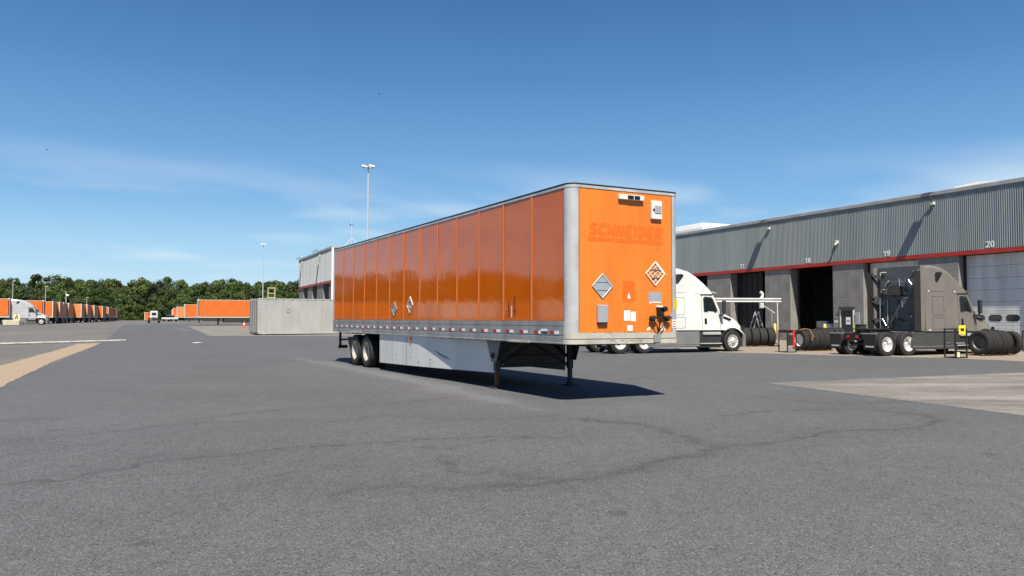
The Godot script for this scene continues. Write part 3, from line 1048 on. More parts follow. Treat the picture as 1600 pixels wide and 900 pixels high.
	for q in [1.86, 2.22]:
		part(c, "air_coupling", MB.new().cyl(Vector3(0.02, 1.585, z0 - q), Vector3(0.12, 1.60, z0 - q), 0.05, 0.042, 12).cbox(Vector3(0.09, 1.60, z0 - q), Vector3(0.05, 0.035, 0.16), 0.008).cbox(Vector3(0.05, 1.555, z0 - q - 0.03), Vector3(0.06, 0.05, 0.05), 0.008), M["chassis black"])
	part(c, "socket", MB.new().cbox(Vector3(0.05, 1.715, z0 - 2.05), Vector3(0.09, 0.16, 0.11), 0.012).cyl(Vector3(0.05, 1.76, z0 - 2.12), Vector3(0.15, 1.77, z0 - 2.12), 0.055, 0.05, 14), M["black lens"])
	part(c, "socket_cap", MB.new().cbox(Vector3(0.05, 1.815, z0 - 2.035), Vector3(0.1, 0.035, 0.1), 0.008), M["white sticker"])

func skirt_mesh(sg: float, hw: float) -> MB:
	var inset := [[3.78, 0.335], [4.2, 0.30], [5.0, 0.235], [5.84, 0.155], [6.6, 0.10], [7.2, 0.060], [7.8, 0.028], [9.5, 0.02], [10.95, 0.02]]
	var m := MB.new()
	var outer := []
	var inner := []
	for q in inset:
		var s: float = q[0]
		var yb := lerpf(0.345, 0.235, clampf((s - 3.78) / 7.2, 0.0, 1.0))
		outer.append([Vector3(-s, 1.10, sg * (hw - q[1])), Vector3(-s, yb, sg * (hw - q[1] - 0.005))])
		inner.append([Vector3(-s, 1.10, sg * (hw - q[1] - 0.015)), Vector3(-s, yb, sg * (hw - q[1] - 0.02))])
	if sg < 0:
		var w := outer
		outer = inner
		inner = w
	m.grid(outer)
	inner.reverse()
	m.grid(inner)
	inner.reverse()
	for k in outer.size() - 1:
		m.quad(outer[k][1], outer[k + 1][1], inner[k + 1][1], inner[k][1])
	for e in [0, outer.size() - 1]:
		m.quad(outer[e][0], outer[e][1], inner[e][1], inner[e][0])
	return m

func trailer_under(t: Node3D, L: float, hw: float) -> void:
	for sg in [1.0, -1.0]:
		var s := part(t, "side_skirt", skirt_mesh(sg, hw), M["skirt"] if sg > 0 else M["grey plastic"])  # far skirt gets a darker colour to stand for its deep shade
		if sg > 0:
			for q in [[10.6, 0.62], [10.3, 0.60], [9.4, 0.55], [8.3, 0.52], [6.9, 0.50], [10.0, 0.5], [7.7, 0.42]]:
				part(s, "bolt", MB.new().cyl(Vector3(-q[0], q[1], hw - 0.06), Vector3(-q[0], q[1], hw - 0.014), 0.016, 0.013, 8), M["lamp grey"])
			for js in [8.6, 9.8, 10.85]:
				part(s, "skirt_joint", MB.new().box(Vector3(-js, 0.67, hw - 0.0215), Vector3(0.008, 0.82, 0.006)), M["lamp grey"])
			part(s, "dent_scrape", MB.new().tube([Vector3(-6.7, 0.74, hw - 0.091), Vector3(-6.35, 0.66, hw - 0.115), Vector3(-6.0, 0.60, hw - 0.142)], 0.006, 5), M["dark plastic"])
			part(s, "dent_scrape", MB.new().tube([Vector3(-6.55, 0.68, hw - 0.102), Vector3(-6.2, 0.59, hw - 0.127), Vector3(-5.85, 0.56, hw - 0.155)], 0.006, 5), M["dark plastic"])
	part(t, "amber_marker", MB.new().cyl(Vector3(-8.26, 1.02, hw - 0.03), Vector3(-8.26, 1.02, hw + 0.01), 0.05, 0.042, 14).cbox(Vector3(-8.26, 0.95, hw - 0.01), Vector3(0.05, 0.05, 0.03), 0.006), M["amber"])
	var cm := MB.new().box(Vector3.ZERO, Vector3(0.06, 0.10, 2.45)).mesh()
	for k in 30:
		part(t, "crossmember", cm, M["chassis black"], Vector3(-0.5 - k * 0.52, 1.13, 0))
	part(t, "kingpin_plate", MB.new().box(Vector3(-1.3, 1.075, 0), Vector3(1.9, 0.02, 1.9)).cyl(Vector3(-0.95, 0.99, 0), Vector3(-0.95, 1.07, 0), 0.045, 0.06, 12), M["chassis black"])
	# landing legs
	for sg in [1.0, -1.0]:
		var g := Node3D.new()
		g.name = "landing_leg"
		t.add_child(g, true)
		var z: float = sg * 0.97
		part(g, "outer_tube", MB.new().cbox(Vector3(-3.6, 0.76, z), Vector3(0.13, 0.72, 0.13), 0.015), M["dark plastic"])
		part(g, "inner_tube", MB.new().cbox(Vector3(-3.6, 0.26, z), Vector3(0.095, 0.42, 0.095), 0.012), M["rust"] if sg > 0 else M["dark plastic"])
		part(g, "foot", MB.new().cbox(Vector3(-3.6, 0.02, z), Vector3(0.30, 0.035, 0.28), 0.01).cbox(Vector3(-3.6, 0.055, z), Vector3(0.16, 0.05, 0.16), 0.015), M["dark plastic"])
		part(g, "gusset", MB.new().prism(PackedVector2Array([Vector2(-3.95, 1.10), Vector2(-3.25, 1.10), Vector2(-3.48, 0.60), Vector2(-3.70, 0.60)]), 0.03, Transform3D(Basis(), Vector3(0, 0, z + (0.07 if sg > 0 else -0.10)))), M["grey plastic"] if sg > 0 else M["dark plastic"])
		part(g, "brace", MB.new().cyl(Vector3(-3.6, 0.62, z), Vector3(-2.7, 1.10, z * 0.75), 0.03, 0.03, 8), M["chassis black"])
		part(g, "brace", MB.new().cyl(Vector3(-3.6, 0.62, z), Vector3(-4.5, 1.10, z * 0.9), 0.03, 0.03, 8), M["chassis black"])
	part(t, "gear_box", MB.new().cbox(Vector3(-3.6, 0.74, 1.06), Vector3(0.13, 0.13, 0.06), 0.01).cyl(Vector3(-3.6, 0.74, 1.09), Vector3(-3.6, 0.74, 1.13), 0.03, 0.03, 10), M["chassis black"])
	part(t, "leg_shaft", MB.new().cyl(Vector3(-3.6, 0.74, -0.97), Vector3(-3.6, 0.74, 0.97), 0.02, 0.02, 8), M["chassis black"])
	part(t, "leg_crossbar", MB.new().cbox(Vector3(-3.62, 0.5, 0), Vector3(0.05, 0.07, 1.9), 0.008).cyl(Vector3(-3.66, 0.52, -0.9), Vector3(-3.66, 1.08, 0.15), 0.025, 0.025, 8).cyl(Vector3(-3.66, 0.52, 0.9), Vector3(-3.66, 1.08, -0.15), 0.025, 0.025, 8), M["chassis black"])
	# sliding bogie
	for sg in [1.0, -1.0]:
		part(t, "slider_rail", MB.new().cbox(Vector3(-12.9, 0.98, sg * 0.52), Vector3(3.4, 0.14, 0.1), 0.01), M["chassis black"])
		for x in [-12.34, -13.6]:
			part(t, "hanger", MB.new().prism(PackedVector2Array([Vector2(-0.2, 0.95), Vector2(0.2, 0.95), Vector2(0.09, 0.55), Vector2(-0.09, 0.55)]), 0.05, Transform3D(Basis(), Vector3(x + 0.55, 0, sg * 0.52 - 0.025))), M["chassis black"])
			var w := wheel(t, Vector3(x, 0.52, sg * (hw - 0.16)), sg, M["dirty shaded wheel"])
			w.rotation_degrees.z = 20.0 + x * 7.0
			wheel(t, Vector3(x, 0.52, sg * (hw - 0.49)), -sg, M["white wheel"])
		part(t, "mudflap", MB.new().cbox(Vector3(-14.42, 0.58, sg * 0.96), Vector3(0.015, 0.72, 0.6), 0.004), M["grey plastic"])
	for x in [-12.34, -13.6]:
		part(t, "axle", MB.new().cyl(Vector3(x, 0.52, -1.0), Vector3(x, 0.52, 1.0), 0.065, 0.065, 12), M["chassis black"])
	# rear guard
	for sg in [1.0, -1.0]:
		part(t, "guard_post", MB.new().cbox(Vector3(-15.85, 0.83, sg * 1.12), Vector3(0.09, 0.56, 0.07), 0.008), M["chassis black"])
	part(t, "guard_bar", MB.new().cbox(Vector3(-15.85, 0.565, 0), Vector3(0.1, 0.11, 2.36), 0.01), M["chassis black"])
	part(t, "guard_bar", MB.new().cbox(Vector3(-15.85, 0.82, 0), Vector3(0.06, 0.06, 2.2), 0.008), M["chassis black"])

# ---------------------------------------------------------------- workshops
# own axes: x along the facade away from the camera, y up, z into the building
func corrugated(x0: float, x1: float, y0: float, y1: float, z: float, pitch: float, deep: float) -> MB:
	var m := MB.new()
	var cnt := int((x1 - x0) / pitch)
	for i in cnt:
		var a := x0 + i * pitch
		var xs := [a, a + pitch * 0.30, a + pitch * 0.55, a + pitch * 0.80, a + pitch]
		var zs := [z - deep, z - deep, z, z, z - deep]
		for k in 4:
			m.quad(Vector3(xs[k + 1], y0, zs[k + 1]), Vector3(xs[k], y0, zs[k]), Vector3(xs[k], y1, zs[k]), Vector3(xs[k + 1], y1, zs[k + 1]))
	return m

func coursed(x0: float, x1: float, y0: float, y1: float, z0: float, z1: float, course: float) -> MB:    # pier of painted block with raked joints
	var m := MB.new()
	var y := y0
	while y < y1 - 0.01:
		var h := minf(course, y1 - y)
		m.cbox(Vector3((x0 + x1) * 0.5, y + h * 0.5, (z0 + z1) * 0.5), Vector3(x1 - x0, h - 0.004, z1 - z0), 0.007)
		y += h
	return m

func bay_door(parent: Node3D, x0: float, x1: float, top: float, z: float) -> void:
	var d := Node3D.new()
	d.name = "bay_door"
	parent.add_child(d, true)
	var hgt := top / 8.0
	for k in 8:
		var y := hgt * k
		var sec := part(d, "door_panel", MB.new().cbox(Vector3((x0 + x1) * 0.5, y + hgt * 0.5, z + 0.025), Vector3(x1 - x0, hgt - 0.012, 0.05), 0.008), M["door section"])
		for j in 3:
			part(sec, "rib", MB.new().cbox(Vector3((x0 + x1) * 0.5, y + hgt * (0.25 + 0.25 * j), z - 0.002), Vector3(x1 - x0 - 0.04, 0.018, 0.01), 0.004), M["door section"])
		if k == 2:
			for j in 5:
				var cx := x1 - 0.75 - j * 0.95
				if cx - 0.4 < x0:
					break
				var pg := PackedVector2Array()
				for a in 24:
					var t := TAU * a / 24.0
					pg.append(Vector2(cx + signf(cos(t)) * 0.19 + 0.18 * cos(t), y + hgt * 0.62 + 0.18 * sin(t)))
				part(sec, "door_window", MB.new().prism(pg, 0.02, Transform3D(Basis(), Vector3(0, 0, z - 0.014))), M["dark glass"])

func bay_lamp(label: String, at: Vector3, turn: float) -> void:
	var o := thing("wall_floodlight", label, "floodlight", at, turn, "floodlights on the workshop walls")
	part(o, "wall_bracket", MB.new().cbox(Vector3(0, 0, -0.06), Vector3(0.22, 0.16, 0.12), 0.015), M["off white"])
	part(o, "arm", MB.new().tube([Vector3(0, 0.05, -0.08), Vector3(0, 0.22, -0.14), Vector3(0, 0.38, -0.24), Vector3(0, 0.42, -0.34)], 0.035, 8), M["lamp grey"])
	var tilt := Basis(Vector3.RIGHT, deg_to_rad(-30))
	var h := part(o, "lamp_head", MB.new().cbox(Vector3.ZERO, Vector3(0.62, 0.07, 0.5), 0.02), M["lamp grey"], Vector3(0, 0.48, -0.52))
	h.basis = tilt
	for x in [-0.16, 0.16]:
		part(h, "lens", MB.new().cbox(Vector3(x, 0.038, 0), Vector3(0.24, 0.01, 0.34), 0.003), M["dark glass"])

func shop(called: String, label: String, origin: Vector3, turn: float, x0: float, x1: float, bays: Array, roof: float, red0: float, red1: float, clad: String, deep: float) -> Node3D:
	var b := thing(called, label, "building", origin, turn)
	# sheets of nine ribs, each lapped over the next
	var sx := x0
	var sn := 0
	while sx < x1 - 0.05:
		var ex := minf(sx + 1.08, x1)
		var lap := 0.004 * (sn % 2)
		part(b, "cladding_sheet", corrugated(sx, ex + 0.001, red1 + 0.004 * (sn % 3), roof - 0.22, -0.035 - lap, 0.12, 0.048), M["cladding %d" % (rng.randi() % 4)] if clad == "cladding" else M[clad])
		sx = ex
		sn += 1
	part(b, "cladding_backing", MB.new().box(Vector3((x0 + x1) * 0.5, (red1 + roof) * 0.5 - 0.1, 0.06), Vector3(x1 - x0, roof - red1 - 0.2, 0.17)), M["inside wall"])
	part(b, "roof_cap", MB.new().cbox(Vector3((x0 + x1) * 0.5, roof - 0.11, 0.0), Vector3(x1 - x0 + 0.1, 0.22, 0.28), 0.02), M["cap metal"])
	part(b, "red_band", MB.new().cbox(Vector3((x0 + x1) * 0.5, (red0 + red1) * 0.5, 0.06), Vector3(x1 - x0, red1 - red0 - 0.004, 0.28), 0.01), M["red paint"])
	# piers between the bays
	var at := x0
	var edges := bays.duplicate()
	edges.append([x1, x1, true])
	for e in edges:
		if e[0] - at > 0.05:
			part(b, "pier", coursed(at, e[0], 0.0, red0 - 0.003, 0.0, 0.68, 0.2), M["block wall"])
		at = e[1]
	for e in bays:
		if e[2]:
			bay_door(b, e[0], e[1], red0 - 0.004, 0.5)
		else:
			pass
		for tx in [e[1] - 0.06, e[0] + 0.06]:
			part(b, "door_track", MB.new().box(Vector3(tx, red0 * 0.5, 0.44 if e[2] else 0.74), Vector3(0.11, red0 - 0.01, 0.1)), M["door rubber"])
	# shell
	part(b, "roof", MB.new().box(Vector3((x0 + x1) * 0.5, roof - 0.4, deep * 0.5 + 0.1), Vector3(x1 - x0, 0.3, deep - 0.1)), M["roof white"])
	part(b, "back_wall", MB.new().box(Vector3((x0 + x1) * 0.5, roof * 0.5 - 0.3, deep - 0.1), Vector3(x1 - x0 - 0.6, roof - 0.7, 0.2)), M["inside wall"])
	part(b, "floor", MB.new().box(Vector3((x0 + x1) * 0.5, 0.01, deep * 0.5 + 0.2), Vector3(x1 - x0 - 0.1, 0.03, deep - 0.6)), M["inside floor"])
	part(b, "ceiling", MB.new().box(Vector3((x0 + x1) * 0.5, red0 + 0.9, deep * 0.5 + 0.2), Vector3(x1 - x0 - 0.6, 0.1, deep - 0.6)), M["inside wall"])
	for s in [[x0 - 0.002, -1.0], [x1 + 0.002, 1.0]]:
		part(b, "end_wall", MB.new().box(Vector3(s[0] - s[1] * 0.15, roof * 0.5 - 0.1, deep * 0.5 + 0.25), Vector3(0.3, roof - 0.24, deep - 0.5)), M[clad])
	return b

func build_workshop() -> void:
	var o := Vector3(26.1288, 0, -40.3025)
	var bays := [[-11.8, -7.9, true], [-1.15, 3.5, true], [6.05, 9.95, true], [12.4, 16.2, false], [18.7, 22.5, false], [25.3, 29.1, false], [31.7, 35.5, false]]
	var b := shop("workshop", "long grey corrugated workshop with red band over numbered bay doors on the right", o, YAW_SHOP, -16.0, 38.0, bays, 8.88, 5.12, 5.35, "cladding", 24.0)
	for q in [["17", 21.04], ["18", 14.47], ["19", 8.11], ["20", 1.6]]:
		text(q[0], 0.33, 0.01, M["white sticker"], b, "bay_number", Vector3(q[1], 5.58, -0.092), PI, 0.9)
	# staff door in the pier between bays 18 and 19
	var d := Node3D.new()
	d.name = "staff_door"
	b.add_child(d, true)
	d.position = Vector3(11.25, 0, -0.005)
	part(d, "leaf", MB.new().cbox(Vector3(0, 1.08, 0), Vector3(0.95, 2.15, 0.05), 0.006), M["steel door"])
	part(d, "frame", MB.new().box(Vector3(0.52, 1.1, -0.01), Vector3(0.08, 2.2, 0.08)).box(Vector3(-0.52, 1.1, -0.01), Vector3(0.08, 2.2, 0.08)), M["off white"])
	part(d, "drip_hood", MB.new().cbox(Vector3(0, 2.33, -0.06), Vector3(1.25, 0.06, 0.16), 0.01), M["chassis black"])
	part(d, "notice", MB.new().box(Vector3(-0.1, 1.5, -0.03), Vector3(0.36, 0.46, 0.004)), M["white sticker"])
	part(d, "notice_print", MB.new().box(Vector3(-0.1, 1.49, -0.033), Vector3(0.24, 0.12, 0.003)), M["plate grey"])
	part(d, "handle", MB.new().cbox(Vector3(0.38, 1.02, -0.05), Vector3(0.12, 0.05, 0.05), 0.01), M["chrome"])
	part(b, "wall_notice", MB.new().box(Vector3(12.15, 1.72, -0.006), Vector3(0.3, 0.12, 0.01)), M["off white"])
	part(b, "wall_notice", MB.new().box(Vector3(12.15, 1.45, -0.006), Vector3(0.3, 0.14, 0.01)), M["off white"])
	part(b, "wall_panel", MB.new().cbox(Vector3(10.42, 1.65, -0.03), Vector3(0.34, 0.75, 0.06), 0.01), M["plate grey"])
	# strips of the half-drawn curtain in bay 17
	var strip := MB.new().box(Vector3.ZERO, Vector3(0.26, 5.0, 0.01)).mesh()
	for k in 9:
		part(b, "curtain_strip", strip, M["door rubber"], Vector3(22.3 - k * 0.29, 2.6, 0.8 + 0.03 * (k % 2)))
	# small wall fitting and floodlights
	part(b, "wall_fitting", MB.new().cbox(Vector3(11.9, 6.6, -0.12), Vector3(0.22, 0.2, 0.16), 0.02).cyl(Vector3(11.9, 6.52, -0.16), Vector3(11.9, 6.42, -0.3), 0.05, 0.09, 10), M["off white"])
	var place := func(x: float, y: float) -> Vector3: return b.transform * Vector3(x, y, -0.08)
	bay_lamp("dark floodlight on an arm high on the corrugated wall left of number 20", place.call(4.9, 8.2), YAW_SHOP)
	bay_lamp("dark floodlight on an arm high on the corrugated wall right of number 17", place.call(18.1, 8.15), YAW_SHOP)
	# on the roof
	var v := thing("roof_vent", "white slatted vent hood on the workshop roof behind the floodlight", "roof vent", b.transform * Vector3(4.0, 8.42, 2.2), YAW_SHOP)
	part(v, "hood", MB.new().prism(PackedVector2Array([Vector2(-1.7, 0), Vector2(1.9, 0), Vector2(1.9, 0.42), Vector2(1.2, 0.95), Vector2(-0.2, 1.05), Vector2(-1.7, 0.85)]), 1.6), M["roof white"])
	for k in 6:
		part(v, "slat", MB.new().cbox(Vector3(0.1 + 0.2 * k, 0.60 - 0.03 * k, -0.03), Vector3(0.06, 0.5, 0.05), 0.01), M["lamp grey"]).rotation.z = 0.0
	part(v, "side_duct", MB.new().cbox(Vector3(-2.5, 0.28, 0.6), Vector3(1.5, 0.56, 1.0), 0.05), M["roof white"])
	var ph := thing("roof_house", "white flat-roofed block rising behind the workshop roof next to the trailer nose", "roof house", b.transform * Vector3(38.5, 8.6, 5.2), YAW_SHOP)
	part(ph, "wall", MB.new().box(Vector3(-2.0, 0.75, 6.0), Vector3(7.6, 1.5, 11.8)), M["roof white"])
	part(ph, "parapet", MB.new().cbox(Vector3(-2.0, 1.68, 6.0), Vector3(7.8, 0.36, 12.0), 0.03), M["white trim"])
	# bollards
	for q in [["yellow bollard against the pier between bays 17 and 18", 17.0, -0.7], ["yellow bollard at the right jamb of open bay 18", 12.75, -0.4], ["yellow bollard beside the staff door", 10.1, -0.6]]:
		var p := thing("bollard", q[0], "bollard", b.transform * Vector3(q[1], 0, q[2]), 0.0, "bollards in front of the workshop")
		part(p, "post", MB.new().lathe([Vector2(0.0, 0.0), Vector2(0.1, 0.0), Vector2(0.1, 1.2), Vector2(0.07, 1.27), Vector2(0.0, 1.3)], 16), M["bollard yellow"]).rotation_degrees.x = -90
		part(p, "band", MB.new().cyl(Vector3(0, 0.86, 0), Vector3(0, 0.93, 0), 0.103, 0.103, 16), M["off white"])

func build_far_workshop() -> void:
	var o := Vector3(-17.3258, gh(76.0) - 0.2, -76.0)
	var bays := [[1.7, 4.7, false], [8.0, 10.9, false], [13.6, 16.5, false]]
	var b := shop("far_workshop", "smaller grey corrugated workshop far behind the rear of the orange trailer", o, YAW_SHOP, 0.0, 19.4, bays, 8.62, 5.05, 5.3, "cladding light", 16.0)
	part(b, "corner_trim", MB.new().cbox(Vector3(-0.06, 4.2, -0.03), Vector3(0.2, 8.4, 0.2), 0.02), M["white trim"])
	part(b, "roof_cap", MB.new().cbox(Vector3(-0.06, 8.5, 8.0), Vector3(0.24, 0.24, 15.8), 0.02), M["cap metal"])
	bay_lamp("floodlight sticking up from the middle of the far workshop's roof edge", b.transform * Vector3(6.0, 8.1, -0.08), YAW_SHOP)
	bay_lamp("floodlight at the far left end of the far workshop's roof edge", b.transform * Vector3(16.8, 8.1, -0.08), YAW_SHOP)
	var m := thing("antenna_mast", "thin antenna mast with braces on the far workshop roof", "antenna", b.transform * Vector3(0.9, 8.35, 2.0), YAW_SHOP)
	part(m, "mast", MB.new().cyl(Vector3.ZERO, Vector3(0, 3.9, 0), 0.05, 0.03, 8), M["pole steel"])
	part(m, "box", MB.new().cbox(Vector3(0.12, 2.5, 0), Vector3(0.26, 0.2, 0.2), 0.02), M["lamp grey"])
	for a in 3:
		var dd := Vector3(cos(a * TAU / 3.0), 0, sin(a * TAU / 3.0))
		part(m, "brace", MB.new().cyl(dd * 1.2, Vector3(0, 1.2, 0), 0.025, 0.025, 6), M["pole steel"])

# ---------------------------------------------------------------- sleeper tractors
# own axes: front axle on the ground at the origin, x forward, y up, z to the right-hand side
func ring(x: float, yt: float, yb: float, wb: float, wt: float, r: float) -> Array:
	var out := []
	for k in 5:
		var f := k / 4.0
		out.append(Vector3(x, lerpf(yb, yt - r, f), lerpf(wb, wt, f)))
	for k in range(1, 6):
		var a := PI * 0.5 * k / 5.0
		out.append(Vector3(x, yt - r + r * sin(a), wt - r + r * cos(a)))
	var half := out.duplicate()
	half.reverse()
	out.append(Vector3(x, yt + 0.01, 0))
	for p in half:
		out.append(Vector3(p.x, p.y, -p.z))
	return out

const CAB := [[-4.10, 3.96, 1.27, 1.22, 0.14], [-3.6, 4.0, 1.27, 1.21, 0.17], [-3.1, 3.97, 1.27, 1.2, 0.22], [-2.5, 3.85, 1.27, 1.17, 0.28], [-2.06, 3.66, 1.26, 1.13, 0.32], [-1.62, 3.36, 1.25, 1.11, 0.30], [-1.24, 3.02, 1.23, 1.10, 0.22], [-1.05, 2.74, 1.21, 1.10, 0.15], [-0.86, 2.38, 1.19, 1.10, 0.12], [-0.70, 2.08, 1.17, 1.08, 0.10], [-0.52, 1.95, 1.15, 1.05, 0.10]]
const HOOD := [[-0.56, 1.93, 1.05, 1.15, 1.0, 0.15], [-0.2, 1.83, 1.06, 1.16, 0.98, 0.2], [0.1, 1.72, 1.08, 1.16, 0.93, 0.22], [0.35, 1.61, 1.06, 1.16, 0.96, 0.24], [0.52, 1.51, 0.97, 1.16, 0.95, 0.26], [0.70, 1.36, 0.87, 1.13, 0.93, 0.26], [0.83, 1.16, 0.83, 1.09, 0.90, 0.2], [0.92, 0.93, 0.81, 1.03, 0.86, 0.06]]

func cab_side(x: float, y: float) -> float:          # half-width of the cab at that point
	for i in CAB.size() - 1:
		if x <= CAB[i + 1][0] or i == CAB.size() - 2:
			var t := clampf((x - CAB[i][0]) / (CAB[i + 1][0] - CAB[i][0]), 0.0, 1.0)
			var yt := lerpf(CAB[i][1], CAB[i + 1][1], t) - lerpf(CAB[i][4], CAB[i + 1][4], t)
			var f := clampf((y - 1.06) / (yt - 1.06), 0.0, 1.0)
			return lerpf(lerpf(CAB[i][2], CAB[i + 1][2], t), lerpf(CAB[i][3], CAB[i + 1][3], t), f)
	return 1.2

func cab_top(x: float) -> float:
	for i in CAB.size() - 1:
		if x <= CAB[i + 1][0]:
			return lerpf(CAB[i][1], CAB[i + 1][1], (x - CAB[i][0]) / (CAB[i + 1][0] - CAB[i][0]))
	return 1.95

func side_plate(poly: Array, sg: float, off: float, thick: float) -> MB:   # plate that follows the cab's side
	var pg := PackedVector2Array()
	for p in poly:
		pg.append(Vector2(p[0], p[1]))
	var idx := Geometry2D.triangulate_polygon(pg)
	var m := MB.new()
	var P := func(q: Vector2, o: float) -> Vector3: return Vector3(q.x, q.y, sg * (cab_side(q.x, q.y) + o))
	for i in range(0, idx.size(), 3):
		var a := pg[idx[i]]
		var b := pg[idx[i + 1]]
		var c := pg[idx[i + 2]]
		if ((b - a).cross(c - a) < 0) == (sg > 0):
			var w := b
			b = c
			c = w
		m.flat(P.call(a, off), P.call(b, off), P.call(c, off))
	for i in pg.size():
		var a := pg[i]
		var b := pg[(i + 1) % pg.size()]
		m.quad(P.call(a, off - thick), P.call(b, off - thick), P.call(b, off), P.call(a, off))
	return m

func seam_line(pts: Array, sg: float, parent: Node3D, called := "panel_gap") -> void:
	var line := []
	for p in pts:
		line.append(Vector3(p[0], p[1], sg * (cab_side(p[0], p[1]) + 0.001)))
	part(parent, called, MB.new().tube(line, 0.007, 5), M["chassis black"])

func tractor(called: String, label: String, front: Vector3, heading: float, paint: Material, lower: Material, rim: Material, extenders: bool) -> Node3D:
	var t := thing(called, label, "tractor unit", front, turn_of(heading))
	# cab with sleeper
	var rows := []
	for q in CAB:
		rows.append(ring(q[0], q[1], 1.06, q[2], q[3], q[4]))
	var cabm := MB.new().grid(rows)
	var last: Array = rows[rows.size() - 1]
	for k in range(1, last.size() - 1):
		cabm.flat(last[0], last[k], last[k + 1])
	for i in rows.size() - 1:
		var e: int = rows[i].size() - 1
		cabm.quad(rows[i][0], rows[i][e], rows[i + 1][e], rows[i + 1][0])
	var cab := part(t, "cab", cabm, paint)
	var back := MB.new()
	var first: Array = rows[0]
	for k in range(1, first.size() - 1):
		back.flat(first[0], first[k + 1], first[k])
	part(t, "cab_back", back, M["cab back"])
	# hood
	var hr := []
	for q in HOOD:
		hr.append(ring(q[0], q[1], q[2], q[3], q[4], q[5]))
	var hm := MB.new().grid(hr)
	var nose: Array = hr[hr.size() - 1]
	for k in range(1, nose.size() - 1):
		hm.flat(nose[0], nose[k], nose[k + 1])
	part(t, "hood", hm, paint)
	# windscreen
	var wr := []
	for k in 7:
		var x := lerpf(-1.10, -0.62, k / 6.0)
		var line := []
		for j in 9:
			var z := lerpf(0.98, -0.98, j / 8.0)
			line.append(Vector3(x + 0.012, cab_top(x) + 0.02 - 0.02 * z * z, z))
		wr.append(line)
	part(t, "windscreen", MB.new().grid(wr), M["dark glass"])
	part(t, "sun_visor", MB.new().cbox(Vector3(-1.02, 2.86, 0), Vector3(0.22, 0.035, 2.2), 0.012, Basis(Vector3.BACK, -0.25)), paint)
	part(t, "grille", MB.new().cbox(Vector3(0.87, 1.06, 0), Vector3(0.14, 0.40, 1.1), 0.03, Basis(Vector3.BACK, 0.35)), M["dark plastic"])
	var bump := PackedVector2Array([Vector2(0.60, 1.19), Vector2(0.60, -1.19), Vector2(0.78, -1.16), Vector2(0.91, -1.06), Vector2(0.98, -0.8), Vector2(1.0, 0.0), Vector2(0.98, 0.8), Vector2(0.91, 1.06), Vector2(0.78, 1.16)])
	part(t, "bumper", upright(bump, 0.24, 0.86), lower)
	for sg in [1.0, -1.0]:
		part(t, "headlight", MB.new().cbox(Vector3(0.72, 1.14, sg * 1.02), Vector3(0.2, 0.24, 0.14), 0.03, Basis(Vector3.UP, sg * 0.5)), M["dark glass"])
		# door and glass
		var win := [[-1.68, 1.97], [-1.00, 1.93], [-0.93, 2.02], [-1.16, 2.50], [-1.26, 2.58], [-1.62, 2.60], [-1.69, 2.53]]
		part(t, "window_frame", side_plate([[-1.74, 1.91], [-0.97, 1.87], [-0.87, 2.0], [-1.12, 2.54], [-1.24, 2.64], [-1.65, 2.66], [-1.75, 2.57]], sg, 0.004, 0.02), M["dark plastic"])
		part(t, "side_window", side_plate(win, sg, 0.008, 0.02), M["dark glass"])
		seam_line([[-1.86, 1.08], [-1.86, 2.68], [-1.78, 2.74], [-1.22, 2.70], [-0.80, 1.95], [-0.72, 1.5], [-0.72, 1.1]], sg, t)
		part(t, "rain_gutter", side_plate([[-1.92, 2.72], [-1.15, 2.74], [-1.15, 2.79], [-1.92, 2.77]], sg, 0.02, 0.03), M["dark plastic"])
		part(t, "door_handle", side_plate([[-1.72, 1.34], [-1.58, 1.34], [-1.58, 1.62], [-1.72, 1.62]], sg, 0.008, 0.02), M["black lens"])
		part(t, "sleeper_window", side_plate([[-3.38, 3.26], [-3.26, 3.22], [-2.95, 3.56], [-2.90, 3.66], [-3.0, 3.70], [-3.34, 3.68], [-3.40, 3.60]], sg, 0.008, 0.02), M["dark glass"])
		seam_line([[-4.05, 2.82], [-3.0, 2.82], [-1.95, 2.80]], sg, t)
		seam_line([[-3.62, 2.60], [-2.95, 2.60], [-2.88, 2.52], [-2.88, 1.86], [-2.95, 1.78], [-3.62, 1.78], [-3.62, 2.60]], sg, t, "locker_gap")
		seam_line([[-3.62, 1.66], [-2.85, 1.66], [-2.85, 1.25], [-2.95, 1.16], [-3.62, 1.16], [-3.62, 1.66]], sg, t, "locker_gap")
		for q in [[-3.85, 2.83], [-2.05, 2.83], [-3.85, 1.12], [-1.95, 1.14]]:
			part(t, "marker_lamp", MB.new().cbox(Vector3(q[0], q[1], sg * (cab_side(q[0], q[1]) + 0.004)), Vector3(0.1, 0.045, 0.02), 0.006), M["reflector white"])
		part(t, "hood_vent", MB.new().cbox(Vector3(-0.22, 1.62, sg * 1.035), Vector3(0.5, 0.1, 0.03), 0.01, Basis(Vector3.BACK, -0.28)), M["black lens"])
		# mirror
		part(t, "mirror", MB.new().cbox(Vector3(-0.72, 2.18, sg * 1.42), Vector3(0.14, 0.62, 0.2), 0.04), M["dark plastic"])
		part(t, "mirror_arm", MB.new().tube([Vector3(-0.78, 1.78, sg * 1.12), Vector3(-0.74, 1.78, sg * 1.36), Vector3(-0.72, 1.92, sg * 1.42)], 0.04, 8), M["dark plastic"])
		# lower fairings, steps
		part(t, "chassis_fairing", MB.new().cbox(Vector3(-3.45, 0.66, sg * 1.17), Vector3(2.9, 0.78, 0.12), 0.03), lower)
		part(t, "fairing_rib", MB.new().cbox(Vector3(-3.45, 0.40, sg * 1.235), Vector3(2.88, 0.03, 0.02), 0.006), M["grey plastic"])
